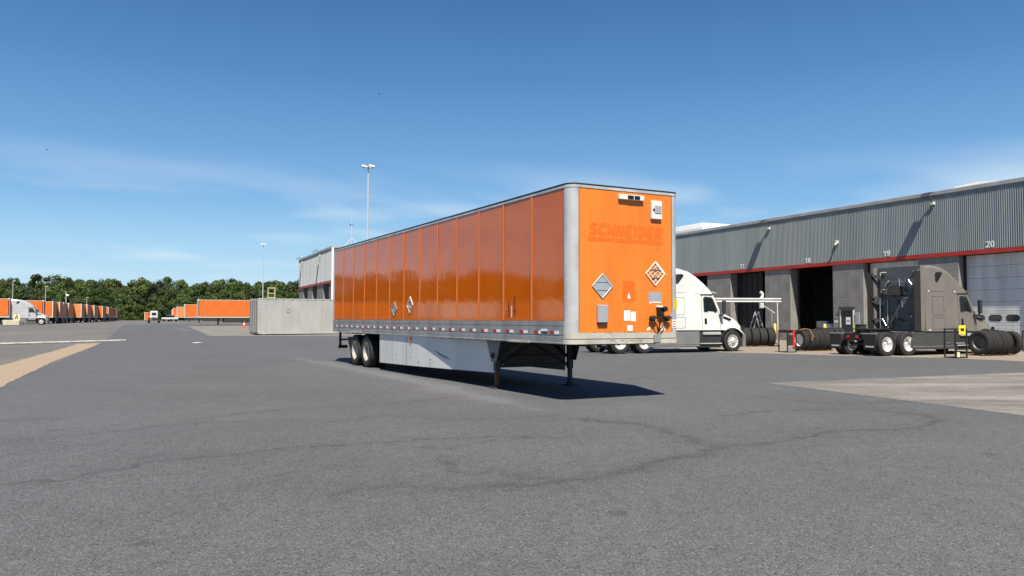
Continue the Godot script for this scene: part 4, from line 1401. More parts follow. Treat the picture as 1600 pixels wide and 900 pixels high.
		part(t, "step_panel", MB.new().cbox(Vector3(-1.35, 0.62, sg * 1.14), Vector3(1.28, 0.80, 0.12), 0.03), M["dark plastic"])
		part(t, "step", MB.new().cbox(Vector3(-1.3, 0.90, sg * 1.225), Vector3(1.05, 0.13, 0.1), 0.02), M["aluminium"])
		part(t, "step", MB.new().cbox(Vector3(-1.35, 0.42, sg * 1.225), Vector3(1.26, 0.05, 0.1), 0.015), M["aluminium"])
		# wheel arch
		var arch := []
		for k in 13:
			var a := lerpf(0.12, PI - 0.12, k / 12.0)
			arch.append([Vector3(0.66 * cos(a), 0.52 + 0.60 * sin(a), sg * 1.19), Vector3(0.66 * cos(a), 0.52 + 0.60 * sin(a), sg * 0.80)])
		var am := MB.new()
		for k in arch.size() - 1:
			for w in [0, 1]:
				pass
			var o0: Vector3 = arch[k][0]
			var o1: Vector3 = arch[k + 1][0]
			var i0: Vector3 = arch[k][1]
			var i1: Vector3 = arch[k + 1][1]
			var lift := Vector3(0, 0.05, 0)
			if sg > 0:
				am.quad(o0, o0 + lift, o1 + lift, o1)
			else:
				am.quad(o0, o1, o1 + lift, o0 + lift)
			am.quad(o0, o1, i1, i0)
			am.quad(o0 + lift, i0 + lift, i1 + lift, o1 + lift)
		part(t, "wheel_arch", am, M["dark plastic"])
		# wheels
		wheel(t, Vector3(0, 0.52, sg * 1.06), sg, M["polished wheel"], -1.0, "front_wheel")
		for x in [-5.1, -6.4]:
			wheel(t, Vector3(x, 0.52, sg * 1.08), sg, rim, 1.0, "drive_wheel")
			wheel(t, Vector3(x, 0.52, sg * 0.76), -sg, rim, 1.0, "drive_wheel")
		part(t, "mudflap", MB.new().cbox(Vector3(-7.12, 0.62, sg * 0.92), Vector3(0.02, 0.66, 0.62), 0.006), M["rubber"])
		part(t, "flap_weight", MB.new().cbox(Vector3(-7.14, 0.42, sg * 0.92), Vector3(0.015, 0.07, 0.42), 0.004), M["aluminium"])
		part(t, "flap_bar", MB.new().cbox(Vector3(-7.10, 0.97, sg * 0.86), Vector3(0.05, 0.05, 0.8), 0.01), M["dull aluminium"])
		part(t, "frame_rail", MB.new().cbox(Vector3(-3.4, 0.86, sg * 0.43), Vector3(7.4, 0.27, 0.09), 0.015), M["chassis black"])
		part(t, "tail_lamp", MB.new().cyl(Vector3(-7.08, 0.82, sg * 0.24), Vector3(-7.14, 0.82, sg * 0.24), 0.07, 0.06, 12), M["reflector red"])
	part(t, "tail_crossbar", MB.new().cbox(Vector3(-7.06, 0.82, 0), Vector3(0.08, 0.3, 0.95), 0.015), M["chassis black"])
	for ax in [-6.4, -5.1, 0.0]:
		part(t, "axle", MB.new().cyl(Vector3(ax, 0.52, -1), Vector3(ax, 0.52, 1), 0.08, 0.08, 10), M["chassis black"])
	part(t, "engine_block", MB.new().cbox(Vector3(-0.3, 0.8, 0), Vector3(1.6, 0.7, 0.75), 0.05), M["chassis black"])
	# coupling plate on its slide
	var fw := Node3D.new()
	fw.name = "fifth_wheel"
	t.add_child(fw, true)
	part(fw, "plate", upright(PackedVector2Array([Vector2(-6.65, -0.40), Vector2(-6.65, -0.10), Vector2(-5.9, -0.04), Vector2(-5.9, 0.04), Vector2(-6.65, 0.10), Vector2(-6.65, 0.40), Vector2(-5.9, 0.48), Vector2(-5.3, 0.44), Vector2(-5.15, 0.25), Vector2(-5.15, -0.25), Vector2(-5.3, -0.44), Vector2(-5.9, -0.48)]), 1.13, 1.18), M["chassis black"])
	part(fw, "slide", MB.new().cbox(Vector3(-5.8, 1.05, 0), Vector3(1.3, 0.14, 0.8), 0.02), M["chassis black"])
	if extenders:
		for sg in [1.0, -1.0]:
			var ex := PackedVector2Array([Vector2(-4.12, 1.08), Vector2(-4.36, 1.08), Vector2(-4.36, 3.90), Vector2(-4.30, 3.97), Vector2(-4.12, 3.97)])
			part(t, "side_extender", MB.new().prism(ex, 0.03, Transform3D(Basis(), Vector3(0, 0, sg * 1.235 - 0.015))), paint)
			part(t, "extender_trim", MB.new().cbox(Vector3(-4.56, 2.40, sg * 1.235), Vector3(0.39, 2.66, 0.04), 0.01), M["chassis black"])
			for y in [1.55, 2.35, 2.55, 3.55]:
				part(t, "extender_bracket", MB.new().prism(PackedVector2Array([Vector2(0, 0.06), Vector2(-0.42, 0.10), Vector2(-0.42, 0.02), Vector2(-0.12, -0.10), Vector2(0, -0.22)]), 0.06, Transform3D(Basis(Vector3.UP, sg * 0.5), Vector3(-4.12, y, sg * 1.02))), M["dark plastic"])
		rear_wall_gear(t)
	return t

func rear_wall_gear(t: Node3D) -> void:
	var x := -4.13
	var rod := func(called: String, pts: Array, r: float, m: Material) -> void:
		var line := []
		for p in pts:
			line.append(Vector3(x - p[2], p[1], p[0]))
		part(t, called, MB.new().tube(line, r, 8), m)
	part(t, "back_bulge", MB.new().cbox(Vector3(x + 0.01, 3.0, 0.0), Vector3(0.05, 0.62, 2.1), 0.02), M["cab back"])
	part(t, "back_bulge", MB.new().cbox(Vector3(x + 0.01, 2.22, 0.62), Vector3(0.05, 0.72, 0.95), 0.02), M["cab back"])
	part(t, "back_bulge", MB.new().cbox(Vector3(x + 0.01, 1.55, 0.62), Vector3(0.06, 0.52, 0.72), 0.02), M["cab back"])
	for sg in [1.0, -1.0]:
		rod.call("reflector_corner", [[sg * 0.72, 3.74, 0.01], [sg * 1.02, 3.74, 0.01], [sg * 1.02, 3.42, 0.01]], 0.022, M["off white"])
		rod.call("grab_handle", [[sg * 0.42, 3.36, 0.02], [sg * 0.52, 3.36, 0.08], [sg * 0.70, 3.10, 0.08]], 0.026, M["chrome"])
	rod.call("grab_handle", [[0.02, 3.42, 0.03], [0.02, 3.05, 0.03]], 0.03, M["chrome"])
	rod.call("grab_handle", [[0.15, 2.42, 0.03], [0.15, 2.12, 0.03]], 0.03, M["chrome"])
	rod.call("grab_handle", [[-0.95, 2.85, 0.05], [-0.90, 2.95, 0.08], [-0.6, 2.93, 0.08]], 0.03, M["chrome"])
	part(t, "equipment_box", MB.new().cbox(Vector3(x - 0.12, 2.86, -0.12), Vector3(0.26, 0.44, 0.66), 0.03), M["black lens"])
	for z in [-0.1, 0.42]:
		part(t, "back_slot", MB.new().cbox(Vector3(x - 0.02, 2.36, z), Vector3(0.03, 0.2, 0.1), 0.012), M["black lens"])
	rod.call("vertical_pipe", [[-1.0, 1.15, 0.08], [-1.0, 2.5, 0.08]], 0.035, M["chrome"])
	rod.call("vertical_pipe", [[-0.62, 1.2, 0.05], [-0.62, 2.5, 0.05]], 0.02, M["pole steel"])
	rod.call("grab_handle", [[-0.92, 1.62, 0.06], [-0.70, 1.28, 0.06]], 0.035, M["chrome"])
	for q in [[-0.45, 1.9, 0.3], [-0.3, 1.75, 0.45], [-0.2, 1.85, 0.5]]:
		rod.call("air_hose", [[q[0], q[1], 0.03], [q[0] + 0.1, q[1] - 0.25, 0.18], [q[0] + 0.02, q[1] - 0.55, 0.22], [q[0] - 0.2, q[1] - 0.75, 0.14], [q[0] - 0.35, q[1] - 0.6, 0.06]], 0.024, M["black lens"])
	rod.call("air_hose", [[-0.1, 1.55, 0.2], [0.15, 1.62, 0.28], [0.4, 1.5, 0.2]], 0.03, M["black lens"])
	part(t, "back_lamp", MB.new().cyl(Vector3(x, 1.72, 0.62), Vector3(x - 0.06, 1.72, 0.62), 0.045, 0.04, 12), M["reflector white"])
	part(t, "deck_plate", MB.new().cbox(Vector3(-4.5, 1.02, 0), Vector3(0.6, 0.04, 1.6), 0.01), M["dull aluminium"])

func build_tractors() -> void:
	# front axle under the cab; given by a wheel's contact with the ground on the near side
	var hd := deg_to_rad(HEAD_IN)
	var fwd := Vector2(sin(hd), cos(hd))
	var rgt := Vector2(cos(hd), -sin(hd))
	var a := Vector2(10.72, 38.25) - rgt * 1.2
	tractor("white_tractor", "white sleeper tractor parked behind the orange trailer's nose", W(a.x, a.y), HEAD_IN, M["white paint"], M["grey plastic"], M["polished wheel"], true)
	var b := Vector2(15.98, 33.61) + fwd * 6.4 - rgt * 1.2
	tractor("taupe_tractor", "brownish grey sleeper tractor seen from behind, parked before bay 19", W(b.x, b.y), HEAD_IN, M["taupe paint"], M["tractor skirt"], M["polished wheel"], true)

# ---------------------------------------------------------------- tyres, racks, gantry, things in the bays
func tyre_row(label: String, called: String, group: String, start: Vector2, heading: float, count: int, step: float, mesh: ArrayMesh, scale: float, rim_first: bool) -> void:
	var h := deg_to_rad(heading)
	var dir := Vector2(sin(h), cos(h))
	for k in count:
		var p := start + dir * step * k
		var o := thing(called, label % (["first", "second", "third", "fourth", "fifth", "sixth", "seventh"][k]), "tyre", W(p.x, p.y, 0.52 * scale + 0.05), 0.0, group)
		o.basis = Basis(Vector3(dir.x, 0, -dir.y).cross(Vector3.UP), Vector3.UP, Vector3(-dir.x, 0, dir.y)).orthonormalized() * Basis.from_scale(Vector3.ONE * scale)
		o.rotate_object_local(Vector3.RIGHT, rng.randf_range(-0.03, 0.03))
		part(o, "carcass", mesh, M["old rubber"] if rng.randf() < 0.6 else M["rubber"])
		o.scale *= rng.randf_range(0.95, 1.03)
		if k == 0 and rim_first:
			part(o, "rim", rim_mesh, M["white wheel"] if count == 6 else M["lamp grey"]).scale = Vector3(1, 1, 0.8)

func frame_stand(called: String, label: String, cat: String, at: Vector3, turn: float, w: float, d: float, h: float, m: Material) -> Node3D:
	var o := thing(called, label, cat, at, turn)
	for x in [-1.0, 1.0]:
		for z in [-1.0, 1.0]:
			part(o, "leg", MB.new().cbox(Vector3(x * w * 0.5, h * 0.5, z * d * 0.5), Vector3(0.05, h, 0.05), 0.006), m)
	for y in [0.04, h - 0.03]:
		for s in [-1.0, 1.0]:
			part(o, "rail", MB.new().cbox(Vector3(0, y, s * d * 0.5), Vector3(w - 0.05, 0.05, 0.05), 0.006), m)
			part(o, "rail", MB.new().cbox(Vector3(s * w * 0.5, y, 0), Vector3(0.05, 0.05, d - 0.05), 0.006), m)
	return o

func rack_bars(label: String, start: Vector2, heading: float, length: float) -> void:
	var h := deg_to_rad(heading)
	var dir := Vector2(sin(h), cos(h))
	var c := start + dir * length * 0.5
	var o := thing("tyre_rack", label, "tyre rack", W(c.x, c.y), turn_of(heading), "low racks under the tyre rows")
	for z in [-0.26, 0.26]:
		part(o, "bar", MB.new().cbox(Vector3(0, 0.075, z), Vector3(length + 0.3, 0.05, 0.05), 0.008), M["rust"])
	for x in [-0.45, 0.0, 0.45]:
		part(o, "foot", MB.new().cbox(Vector3(x * length, 0.025, 0), Vector3(0.06, 0.05, 0.9), 0.008), M["rust"])

func build_tyre_rows() -> void:
	tyre_row("%s tyre from the front in the row of old tyres before bay 20", "loose_tyre", "tyres in the row before bay 20", Vector2(20.3, 34.2), 68.0, 5, 0.31, tyre_mesh, 1.03, true)
	tyre_row("%s tyre from the left in the row between the tractors", "loose_tyre", "tyres in the row between the tractors", Vector2(14.15, 38.7), 68.0, 6, 0.32, tyre_mesh, 1.0, true)
	tyre_row("%s wide tyre from the left in the row ahead of the white tractor", "wide_tyre", "wide tyres ahead of the white tractor", Vector2(13.1, 44.3), 88.0, 4, 0.46, wide_tyre_mesh, 1.0, false)
	tyre_row("%s tyre of the group half hidden behind the taupe tractor's rear wheels", "loose_tyre", "tyres behind the taupe tractor", Vector2(18.0, 45.6), 75.0, 4, 0.34, tyre_mesh, 1.0, false)
	rack_bars("low rusty rack under the tyre row before bay 20", Vector2(20.2, 34.2), 68.0, 1.6)
	rack_bars("low rusty rack under the tyre row between the tractors", Vector2(14.0, 38.65), 68.0, 1.8)
	rack_bars("low rusty rack under the wide tyres", Vector2(13.0, 44.3), 88.0, 1.8)
	rack_bars("low rusty rack under the half hidden tyre group", Vector2(17.9, 45.6), 75.0, 1.2)
	var last := thing("loose_tyre", "single tyre standing a little apart at the far end of the row before bay 20", "tyre", W(22.1, 35.0, 0.56), turn_of(68.0) + 90.0)
	part(last, "carcass", tyre_mesh, M["old rubber"])
	part(last, "inner_ring", rim_mesh, M["rust"])
	# tool stand with a red post beside the middle row
	var r := frame_stand("tool_stand", "black and red tool stand left of the tyre row between the tractors", "tool stand", W(13.05, 37.4), 20.0, 0.5, 0.6, 1.08, M["chassis black"])
	part(r, "red_post", MB.new().cbox(Vector3(0.12, 0.66, 0.31), Vector3(0.12, 0.84, 0.04), 0.01), M["bright red"])
	part(r, "top_tray", MB.new().cbox(Vector3(0, 1.02, 0), Vector3(0.46, 0.14, 0.52), 0.01), M["dark red"])
	part(r, "board", MB.new().cbox(Vector3(-0.08, 0.6, 0.28), Vector3(0.26, 0.5, 0.03), 0.01), M["dark plastic"])
	part(r, "lower_plate", MB.new().cbox(Vector3(0.0, 0.17, 0.27), Vector3(0.4, 0.24, 0.02), 0.006), M["dull aluminium"])
	var st := thing("ratchet_strap", "brown strap draped over the front tyre of the row between the tractors", "strap", W(14.3, 38.6))
	part(st, "webbing", MB.new().tube([Vector3(-0.28, 1.06, 0.18), Vector3(0.0, 1.12, 0.02), Vector3(0.22, 1.08, 0.1), Vector3(0.30, 0.8, 0.3), Vector3(0.24, 0.55, 0.34)], 0.03, 6).tube([Vector3(0.22, 1.08, 0.1), Vector3(0.38, 0.72, 0.28)], 0.025, 6), M["strap brown"])
	# sign stand
	var s := frame_stand("sign_stand", "black frame stand with a yellow sign in front of the taupe tractor's steps", "sign stand", W(18.15, 32.3), turn_of(70.0), 0.62, 0.5, 1.22, M["chassis black"])
	part(s, "sign_plate", MB.new().cbox(Vector3(0.03, 1.16, 0.29), Vector3(0.36, 0.36, 0.02), 0.004), M["yellow sticker"])
	part(s, "sign_print", MB.new().box(Vector3(0.03, 1.17, 0.301), Vector3(0.2, 0.12, 0.003)), M["black print"])
	part(s, "paper", MB.new().cbox(Vector3(-0.2, 0.16, 0.29), Vector3(0.14, 0.2, 0.02), 0.004), M["pale yellow"])
	part(s, "tray", MB.new().cbox(Vector3(0, 0.62, 0.0), Vector3(0.56, 0.04, 0.44), 0.008), M["dull aluminium"])
	# steel post at the right border
	var p := frame_stand("barrier_post", "dark steel barrier frame in front of bay 20 at the right border", "barrier", W(25.35, 38.9), turn_of(66.0), 0.4, 0.1, 1.05, M["chassis black"])
	part(p, "panel", MB.new().cbox(Vector3(0, 0.55, 0), Vector3(0.3, 0.9, 0.03), 0.008), M["grey plastic"])

func build_bay_things() -> void:
	# travelling gantry with a white beam
	var g := thing("gantry_hoist", "white beam of a rolling gantry hoist in front of bay 17", "hoist", W(12.0, 44.6), turn_of(88.0))
	part(g, "beam", MB.new().cbox(Vector3(1.05, 2.56, 0), Vector3(4.4, 0.07, 0.24), 0.01).cbox(Vector3(1.05, 2.72, 0), Vector3(4.4, 0.07, 0.24), 0.01).cbox(Vector3(1.05, 2.64, 0), Vector3(4.38, 0.14, 0.06), 0.01), M["white paint"])
	part(g, "beam_end", MB.new().cbox(Vector3(-1.3, 2.64, 0), Vector3(0.4, 0.12, 0.16), 0.01), M["dull aluminium"])
	part(g, "red_plate", MB.new().box(Vector3(-0.75, 2.64, 0.034), Vector3(0.3, 0.08, 0.006)), M["bright red"])
	part(g, "duct_hook", MB.new().tube([Vector3(2.12, 2.72, 0), Vector3(2.2, 2.84, 0), Vector3(2.22, 2.96, 0), Vector3(2.17, 3.06, 0), Vector3(2.08, 3.1, 0)], 0.08, 10), M["white paint"])
	for x in [-1.1, 2.9]:
		for s in [-1.0, 1.0]:
			part(g, "leg", MB.new().cyl(Vector3(x - 0.1 * s, 0.12, s * 0.75), Vector3(x + 0.12 * s, 2.5, s * 0.1), 0.032, 0.03, 10), M["aluminium"])
			part(g, "caster", MB.new().cyl(Vector3(x - 0.1 * s, 0.08, s * 0.75 - 0.03), Vector3(x - 0.1 * s, 0.08, s * 0.75 + 0.03), 0.08, 0.08, 14), M["rubber"])
		part(g, "leg_tie", MB.new().cbox(Vector3(x, 0.2, 0), Vector3(0.06, 0.06, 1.5), 0.01), M["aluminium"])
	part(g, "knee_brace", MB.new().cyl(Vector3(2.9, 1.9, 0), Vector3(1.95, 2.53, 0), 0.035, 0.035, 8), M["aluminium"])
	part(g, "trolley", MB.new().cbox(Vector3(2.15, 2.33, 0), Vector3(0.24, 0.3, 0.22), 0.02), M["pole steel"])
	var l := thing("step_ladder", "aluminium step ladder leaning open under the gantry beam", "ladder", W(14.15, 45.6), turn_of(80.0))
	for s in [-1.0, 1.0]:
		part(l, "stile", MB.new().cyl(Vector3(0.6, 0.0, s * 0.28), Vector3(0.0, 2.0, s * 0.18), 0.03, 0.03, 8), M["aluminium"])
		part(l, "rear_leg", MB.new().cyl(Vector3(-0.6, 0.0, s * 0.28), Vector3(-0.02, 1.95, s * 0.18), 0.025, 0.025, 8), M["aluminium"])
	for k in 6:
		part(l, "rung", MB.new().cbox(Vector3(0.6 - 0.1 * k - 0.1, 0.3 + 0.3 * k, 0), Vector3(0.09, 0.03, 0.5), 0.006), M["aluminium"])
	# in bay 18
	var inb := func(x: float, z: float) -> Vector3:
		return Transform3D(Basis(Vector3.UP, deg_to_rad(YAW_SHOP)), Vector3(26.1288, 0, -40.3025)) * Vector3(x, 0.026, z)
	var c := thing("tool_cart", "red tool cart carrying a grey crate just inside open bay 18", "cart", inb.call(14.3, 1.2), YAW_SHOP)
	for x in [-0.5, 0.5]:
		for z in [-0.3, 0.3]:
			part(c, "post", MB.new().cbox(Vector3(x, 0.5, z), Vector3(0.06, 1.0, 0.06), 0.01), M["bright red"])
	part(c, "shelf", MB.new().cbox(Vector3(0, 0.95, 0), Vector3(1.1, 0.06, 0.7), 0.01), M["bright red"])
	part(c, "shelf", MB.new().cbox(Vector3(0, 0.3, 0), Vector3(1.1, 0.06, 0.7), 0.01), M["bright red"])
	var cr := thing("crate", "grey ribbed crate on the red tool cart", "crate", inb.call(14.3, 1.2) + Vector3(0, 0.98, 0), YAW_SHOP)
	part(cr, "body", MB.new().cbox(Vector3(0, 0.24, 0), Vector3(0.95, 0.48, 0.55), 0.02), M["plate grey"])
	for k in 6:
		part(cr, "rib", MB.new().cbox(Vector3(-0.4 + 0.16 * k, 0.24, -0.285), Vector3(0.04, 0.44, 0.03), 0.006), M["dull aluminium"])
	var wb := thing("white_drum", "white drum with a grey label just inside bay 18 beside the bollard", "drum", inb.call(13.35, 0.75), YAW_SHOP)
	part(wb, "body", MB.new().lathe([Vector2(0.0, 0.0), Vector2(0.3, 0.0), Vector2(0.31, 0.4), Vector2(0.29, 0.42), Vector2(0.31, 0.44), Vector2(0.3, 1.2), Vector2(0.27, 1.26), Vector2(0.0, 1.26)], 24), M["white paint"]).rotation_degrees.x = -90
	part(wb, "label", MB.new().box(Vector3(0, 0.9, -0.312), Vector3(0.3, 0.2, 0.004)), M["plate grey"])
	var u := thing("utility_cart", "blue-grey bin beside the taupe tractor's cab in front of bay 19", "bin", inb.call(9.5, -0.8), YAW_SHOP)
	part(u, "tub", MB.new().cbox(Vector3(0, 0.65, 0), Vector3(0.5, 1.1, 0.5), 0.04), M["steel door"])
	part(u, "lid", MB.new().cbox(Vector3(0, 1.23, 0), Vector3(0.54, 0.06, 0.54), 0.015), M["chassis black"])
	# a truck's round mirror glint and dark gear deep in bay 17: a parked forklift
	var fk := thing("forklift", "dark forklift with a painted white glint standing inside open bay 17", "forklift", inb.call(20.7, 1.6), YAW_SHOP)
	part(fk, "body", MB.new().cbox(Vector3(0, 0.65, 0.5), Vector3(1.1, 0.8, 1.6), 0.08), M["dark plastic"])
	part(fk, "mast", MB.new().cbox(Vector3(-0.35, 1.2, -0.5), Vector3(0.1, 2.2, 0.12), 0.01).cbox(Vector3(0.35, 1.2, -0.5), Vector3(0.1, 2.2, 0.12), 0.01).cbox(Vector3(0, 2.2, -0.5), Vector3(0.8, 0.1, 0.1), 0.01), M["dark plastic"])
	part(fk, "roof_guard", MB.new().cbox(Vector3(0, 2.05, 0.4), Vector3(1.0, 0.06, 1.0), 0.01).box(Vector3(-0.45, 1.5, 0.8), Vector3(0.06, 1.1, 0.06)).box(Vector3(0.45, 1.5, 0.8), Vector3(0.06, 1.1, 0.06)), M["dark plastic"])
	part(fk, "lamp", MB.new().cyl(Vector3(0.1, 1.95, -0.62), Vector3(0.1, 1.95, -0.7), 0.15, 0.14, 16), M["white sticker"])  # white disc painted in place of a mirror glint
	for x in [-0.45, 0.45]:
		for z in [0.0, 1.1]:
			part(fk, "wheel", MB.new().cyl(Vector3(x - 0.1, 0.28, z), Vector3(x + 0.1, 0.28, z), 0.28, 0.28, 18), M["rubber"])

func build_container_corner() -> void:
	# shipping container, its long side to the camera
	var near := Vector2(-21.4, 66.6)
	var h := 55.5
	var c := thing("shipping_container", "weathered grey steel shipping container behind the rear of the orange trailer", "container", W(near.x, near.y, 0.1), turn_of(h))
	var len := 12.19
	var hgt := 3.05
	var wid := 2.44
	# own axes: x along the side, z towards the camera (side face at z = 0)
	var wall := MB.new()
	var pitch := 0.7
	var x := 0.16
	while x + pitch <= len - 0.16:
		var xs := [x, x + 0.55, x + 0.57, x + 0.68, x + pitch]
		var zs := [-0.012, -0.012, -0.04, -0.04, -0.012]
		for k in 4:
			wall.quad(Vector3(xs[k], 0.16, zs[k]), Vector3(xs[k + 1], 0.16, zs[k + 1]), Vector3(xs[k + 1], hgt - 0.1, zs[k + 1]), Vector3(xs[k], hgt - 0.1, zs[k]))
		x += pitch
	part(c, "side_wall", wall, M["container"])
	part(c, "inner_box", MB.new().box(Vector3(len * 0.5, hgt * 0.5, -wid * 0.5), Vector3(len - 0.04, hgt - 0.05, wid - 0.1)), M["container"])
	for z in [-0.03, -wid + 0.03]:
		part(c, "bottom_rail", MB.new().cbox(Vector3(len * 0.5, 0.08, z), Vector3(len - 0.32, 0.16, 0.07), 0.01), M["container"])
		part(c, "top_rail", MB.new().cbox(Vector3(len * 0.5, hgt - 0.05, z), Vector3(len - 0.32, 0.1, 0.07), 0.01), M["container"])
		for xx in [0.08, len - 0.08]:
			part(c, "corner_post", MB.new().cbox(Vector3(xx, hgt * 0.5, z), Vector3(0.16, hgt, 0.12), 0.015), M["container"])
	for k in [1.9, 4.6, 7.3, 10.0]:
		part(c, "seam_strip", MB.new().cbox(Vector3(k, hgt * 0.5, -0.004), Vector3(0.07, hgt - 0.3, 0.01), 0.003), M["container"])
	part(c, "round_vent", MB.new().lathe([Vector2(0.17, 0.0), Vector2(0.17, 0.02), Vector2(0.13, 0.025), Vector2(0.13, 0.0)], 24), M["dull aluminium"], Vector3(2.55, 2.0, -0.01))
	for s in [0, 1]:
		var dr := part(c, "end_door", MB.new().cbox(Vector3(-0.02, hgt * 0.5, -0.62 - s * 1.2), Vector3(0.06, hgt - 0.3, 1.16), 0.01), M["container"])
		for zz in [-0.35, 0.3]:
			part(dr, "lock_rod", MB.new().cyl(Vector3(-0.09, 0.15, -0.62 - s * 1.2 + zz), Vector3(-0.09, hgt - 0.15, -0.62 - s * 1.2 + zz), 0.025, 0.025, 8), M["lamp grey"])
	for xx in [0.5, len - 0.5]:
		part(c, "block", MB.new().cbox(Vector3(xx, -0.05, -wid * 0.5), Vector3(0.3, 0.1, wid), 0.01), M["rust"])
	# ladder stand whose top shows over the container
	var lp := W(-25.0, 82.0)
	var l := thing("ladder_stand", "pale yellow rolling ladder stand showing above the grey container", "ladder", lp, 10.0)
	for sx in [-1.0, 1.0]:
		for sz in [-1.0, 1.0]:
			part(l, "post", MB.new().cyl(Vector3(sx * 0.34, 0, sz * 0.4), Vector3(sx * 0.34, 4.55, sz * 0.4), 0.03, 0.03, 8), M["pale yellow"])
	for y in [4.5, 3.95, 3.5]:
		for sz in [-1.0, 1.0]:
			part(l, "rail", MB.new().cyl(Vector3(-0.34, y, sz * 0.4), Vector3(0.34, y, sz * 0.4), 0.025, 0.025, 8), M["pale yellow"])
		for sx in [-1.0, 1.0]:
			part(l, "rail", MB.new().cyl(Vector3(sx * 0.34, y, -0.4), Vector3(sx * 0.34, y, 0.4), 0.025, 0.025, 8), M["pale yellow"])
	part(l, "platform", MB.new().cbox(Vector3(0, 3.3, 0), Vector3(0.66, 0.05, 0.78), 0.01), M["lamp grey"])
	var lt := thing("litter", "scrap of white paper lying on the asphalt in the lane", "litter", W(-19.6, 49.2, 0.012))
	part(lt, "paper", MB.new().prism(PackedVector2Array([Vector2(-0.2, -0.25), Vector2(0.2, -0.3), Vector2(0.25, 0.2), Vector2(-0.1, 0.3)]), 0.02, Transform3D(Basis(Vector3.RIGHT, -PI * 0.5), Vector3.ZERO)), M["white sticker"])
	# cone
	var k := thing("traffic_cone", "orange traffic cone left of the grey container", "cone", W(-32.25, 95.0))
	part(k, "body", MB.new().lathe([Vector2(0.17, 0.04), Vector2(0.035, 0.9), Vector2(0.0, 0.91)], 20), M["cone orange"]).rotation_degrees.x = -90
	part(k, "collar", MB.new().lathe([Vector2(0.105, 0.5), Vector2(0.075, 0.68)], 20), M["reflector white"]).rotation_degrees.x = -90
	part(k, "base", MB.new().cbox(Vector3(0, 0.02, 0), Vector3(0.42, 0.04, 0.42), 0.01), M["cone orange"])

# ---------------------------------------------------------------- parked trailers in the distance
func parked_trailer(label: String, at: Vector3, turn: float, paint: Material, group: String) -> Node3D:
	var t := thing("parked_trailer", label, "trailer", at, turn, group)
	var L := 16.1
	part(t, "box", MB.new().cbox(Vector3(-L * 0.5, 2.68, 0), Vector3(L, 2.62, 2.56), 0.03), paint)
	for k in 12:
		for sg in [-1.0, 1.0]:
			part(t, "panel_seam", MB.new().box(Vector3.ZERO, Vector3(0.05, 2.5, 0.012)), paint, Vector3(-1.2 - k * 1.24, 2.68, sg * 1.286))
	part(t, "top_rail", MB.new().cbox(Vector3(-L * 0.5, 4.05, 0), Vector3(L + 0.02, 0.07, 2.6), 0.02), M["off white"])
	part(t, "bottom_rail", MB.new().cbox(Vector3(-L * 0.5, 1.23, 0), Vector3(L + 0.02, 0.2, 2.6), 0.02), M["cream rail"])
	for sg in [-1.0, 1.0]:
		part(t, "front_post", MB.new().cbox(Vector3(-0.08, 2.7, sg * 1.2), Vector3(0.22, 2.9, 0.16), 0.04), M["off white"])
		part(t, "rear_post", MB.new().cbox(Vector3(-L + 0.06, 2.7, sg * 1.22), Vector3(0.16, 2.9, 0.16), 0.02), M["off white"])
		part(t, "landing_leg", MB.new().cbox(Vector3(-3.2, 0.56, sg * 0.9), Vector3(0.14, 1.08, 0.14), 0.02).cbox(Vector3(-3.2, 0.03, sg * 0.9), Vector3(0.3, 0.06, 0.3), 0.01), M["chassis black"])
		part(t, "skirt", MB.new().cbox(Vector3(-7.2, 0.74, sg * 1.2), Vector3(6.4, 0.68, 0.03), 0.01), M["dark plastic"])
		for x in [-12.4, -13.7]:
			var w := Node3D.new()
			w.name = "wheel"
			t.add_child(w, true)
			w.position = Vector3(x, 0.52, sg * 1.1)
			part(w, "tyre", MB.new().cyl(Vector3(0, 0, -0.15), Vector3(0, 0, 0.15), 0.52, 0.52, 20), M["rubber"])
			part(w, "rim", MB.new().cyl(Vector3(0, 0, -0.155), Vector3(0, 0, 0.155), 0.28, 0.28, 16), M["white wheel"])
		part(t, "mudflap", MB.new().box(Vector3(-14.5, 0.6, sg * 0.95), Vector3(0.02, 0.7, 0.6)), M["rubber"])
	part(t, "rear_guard", MB.new().cbox(Vector3(-15.9, 0.56, 0), Vector3(0.1, 0.12, 2.3), 0.01).box(Vector3(-15.9, 0.85, 0.8), Vector3(0.08, 0.6, 0.08)).box(Vector3(-15.9, 0.85, -0.8), Vector3(0.08, 0.6, 0.08)), M["chassis black"])
	part(t, "bogie_frame", MB.new().box(Vector3(-13.0, 0.9, 0), Vector3(3.2, 0.2, 1.2)), M["chassis black"])
	part(t, "rear_door", MB.new().cbox(Vector3(-L - 0.01, 2.68, 0), Vector3(0.04, 2.5, 2.3), 0.01), paint)
	return t

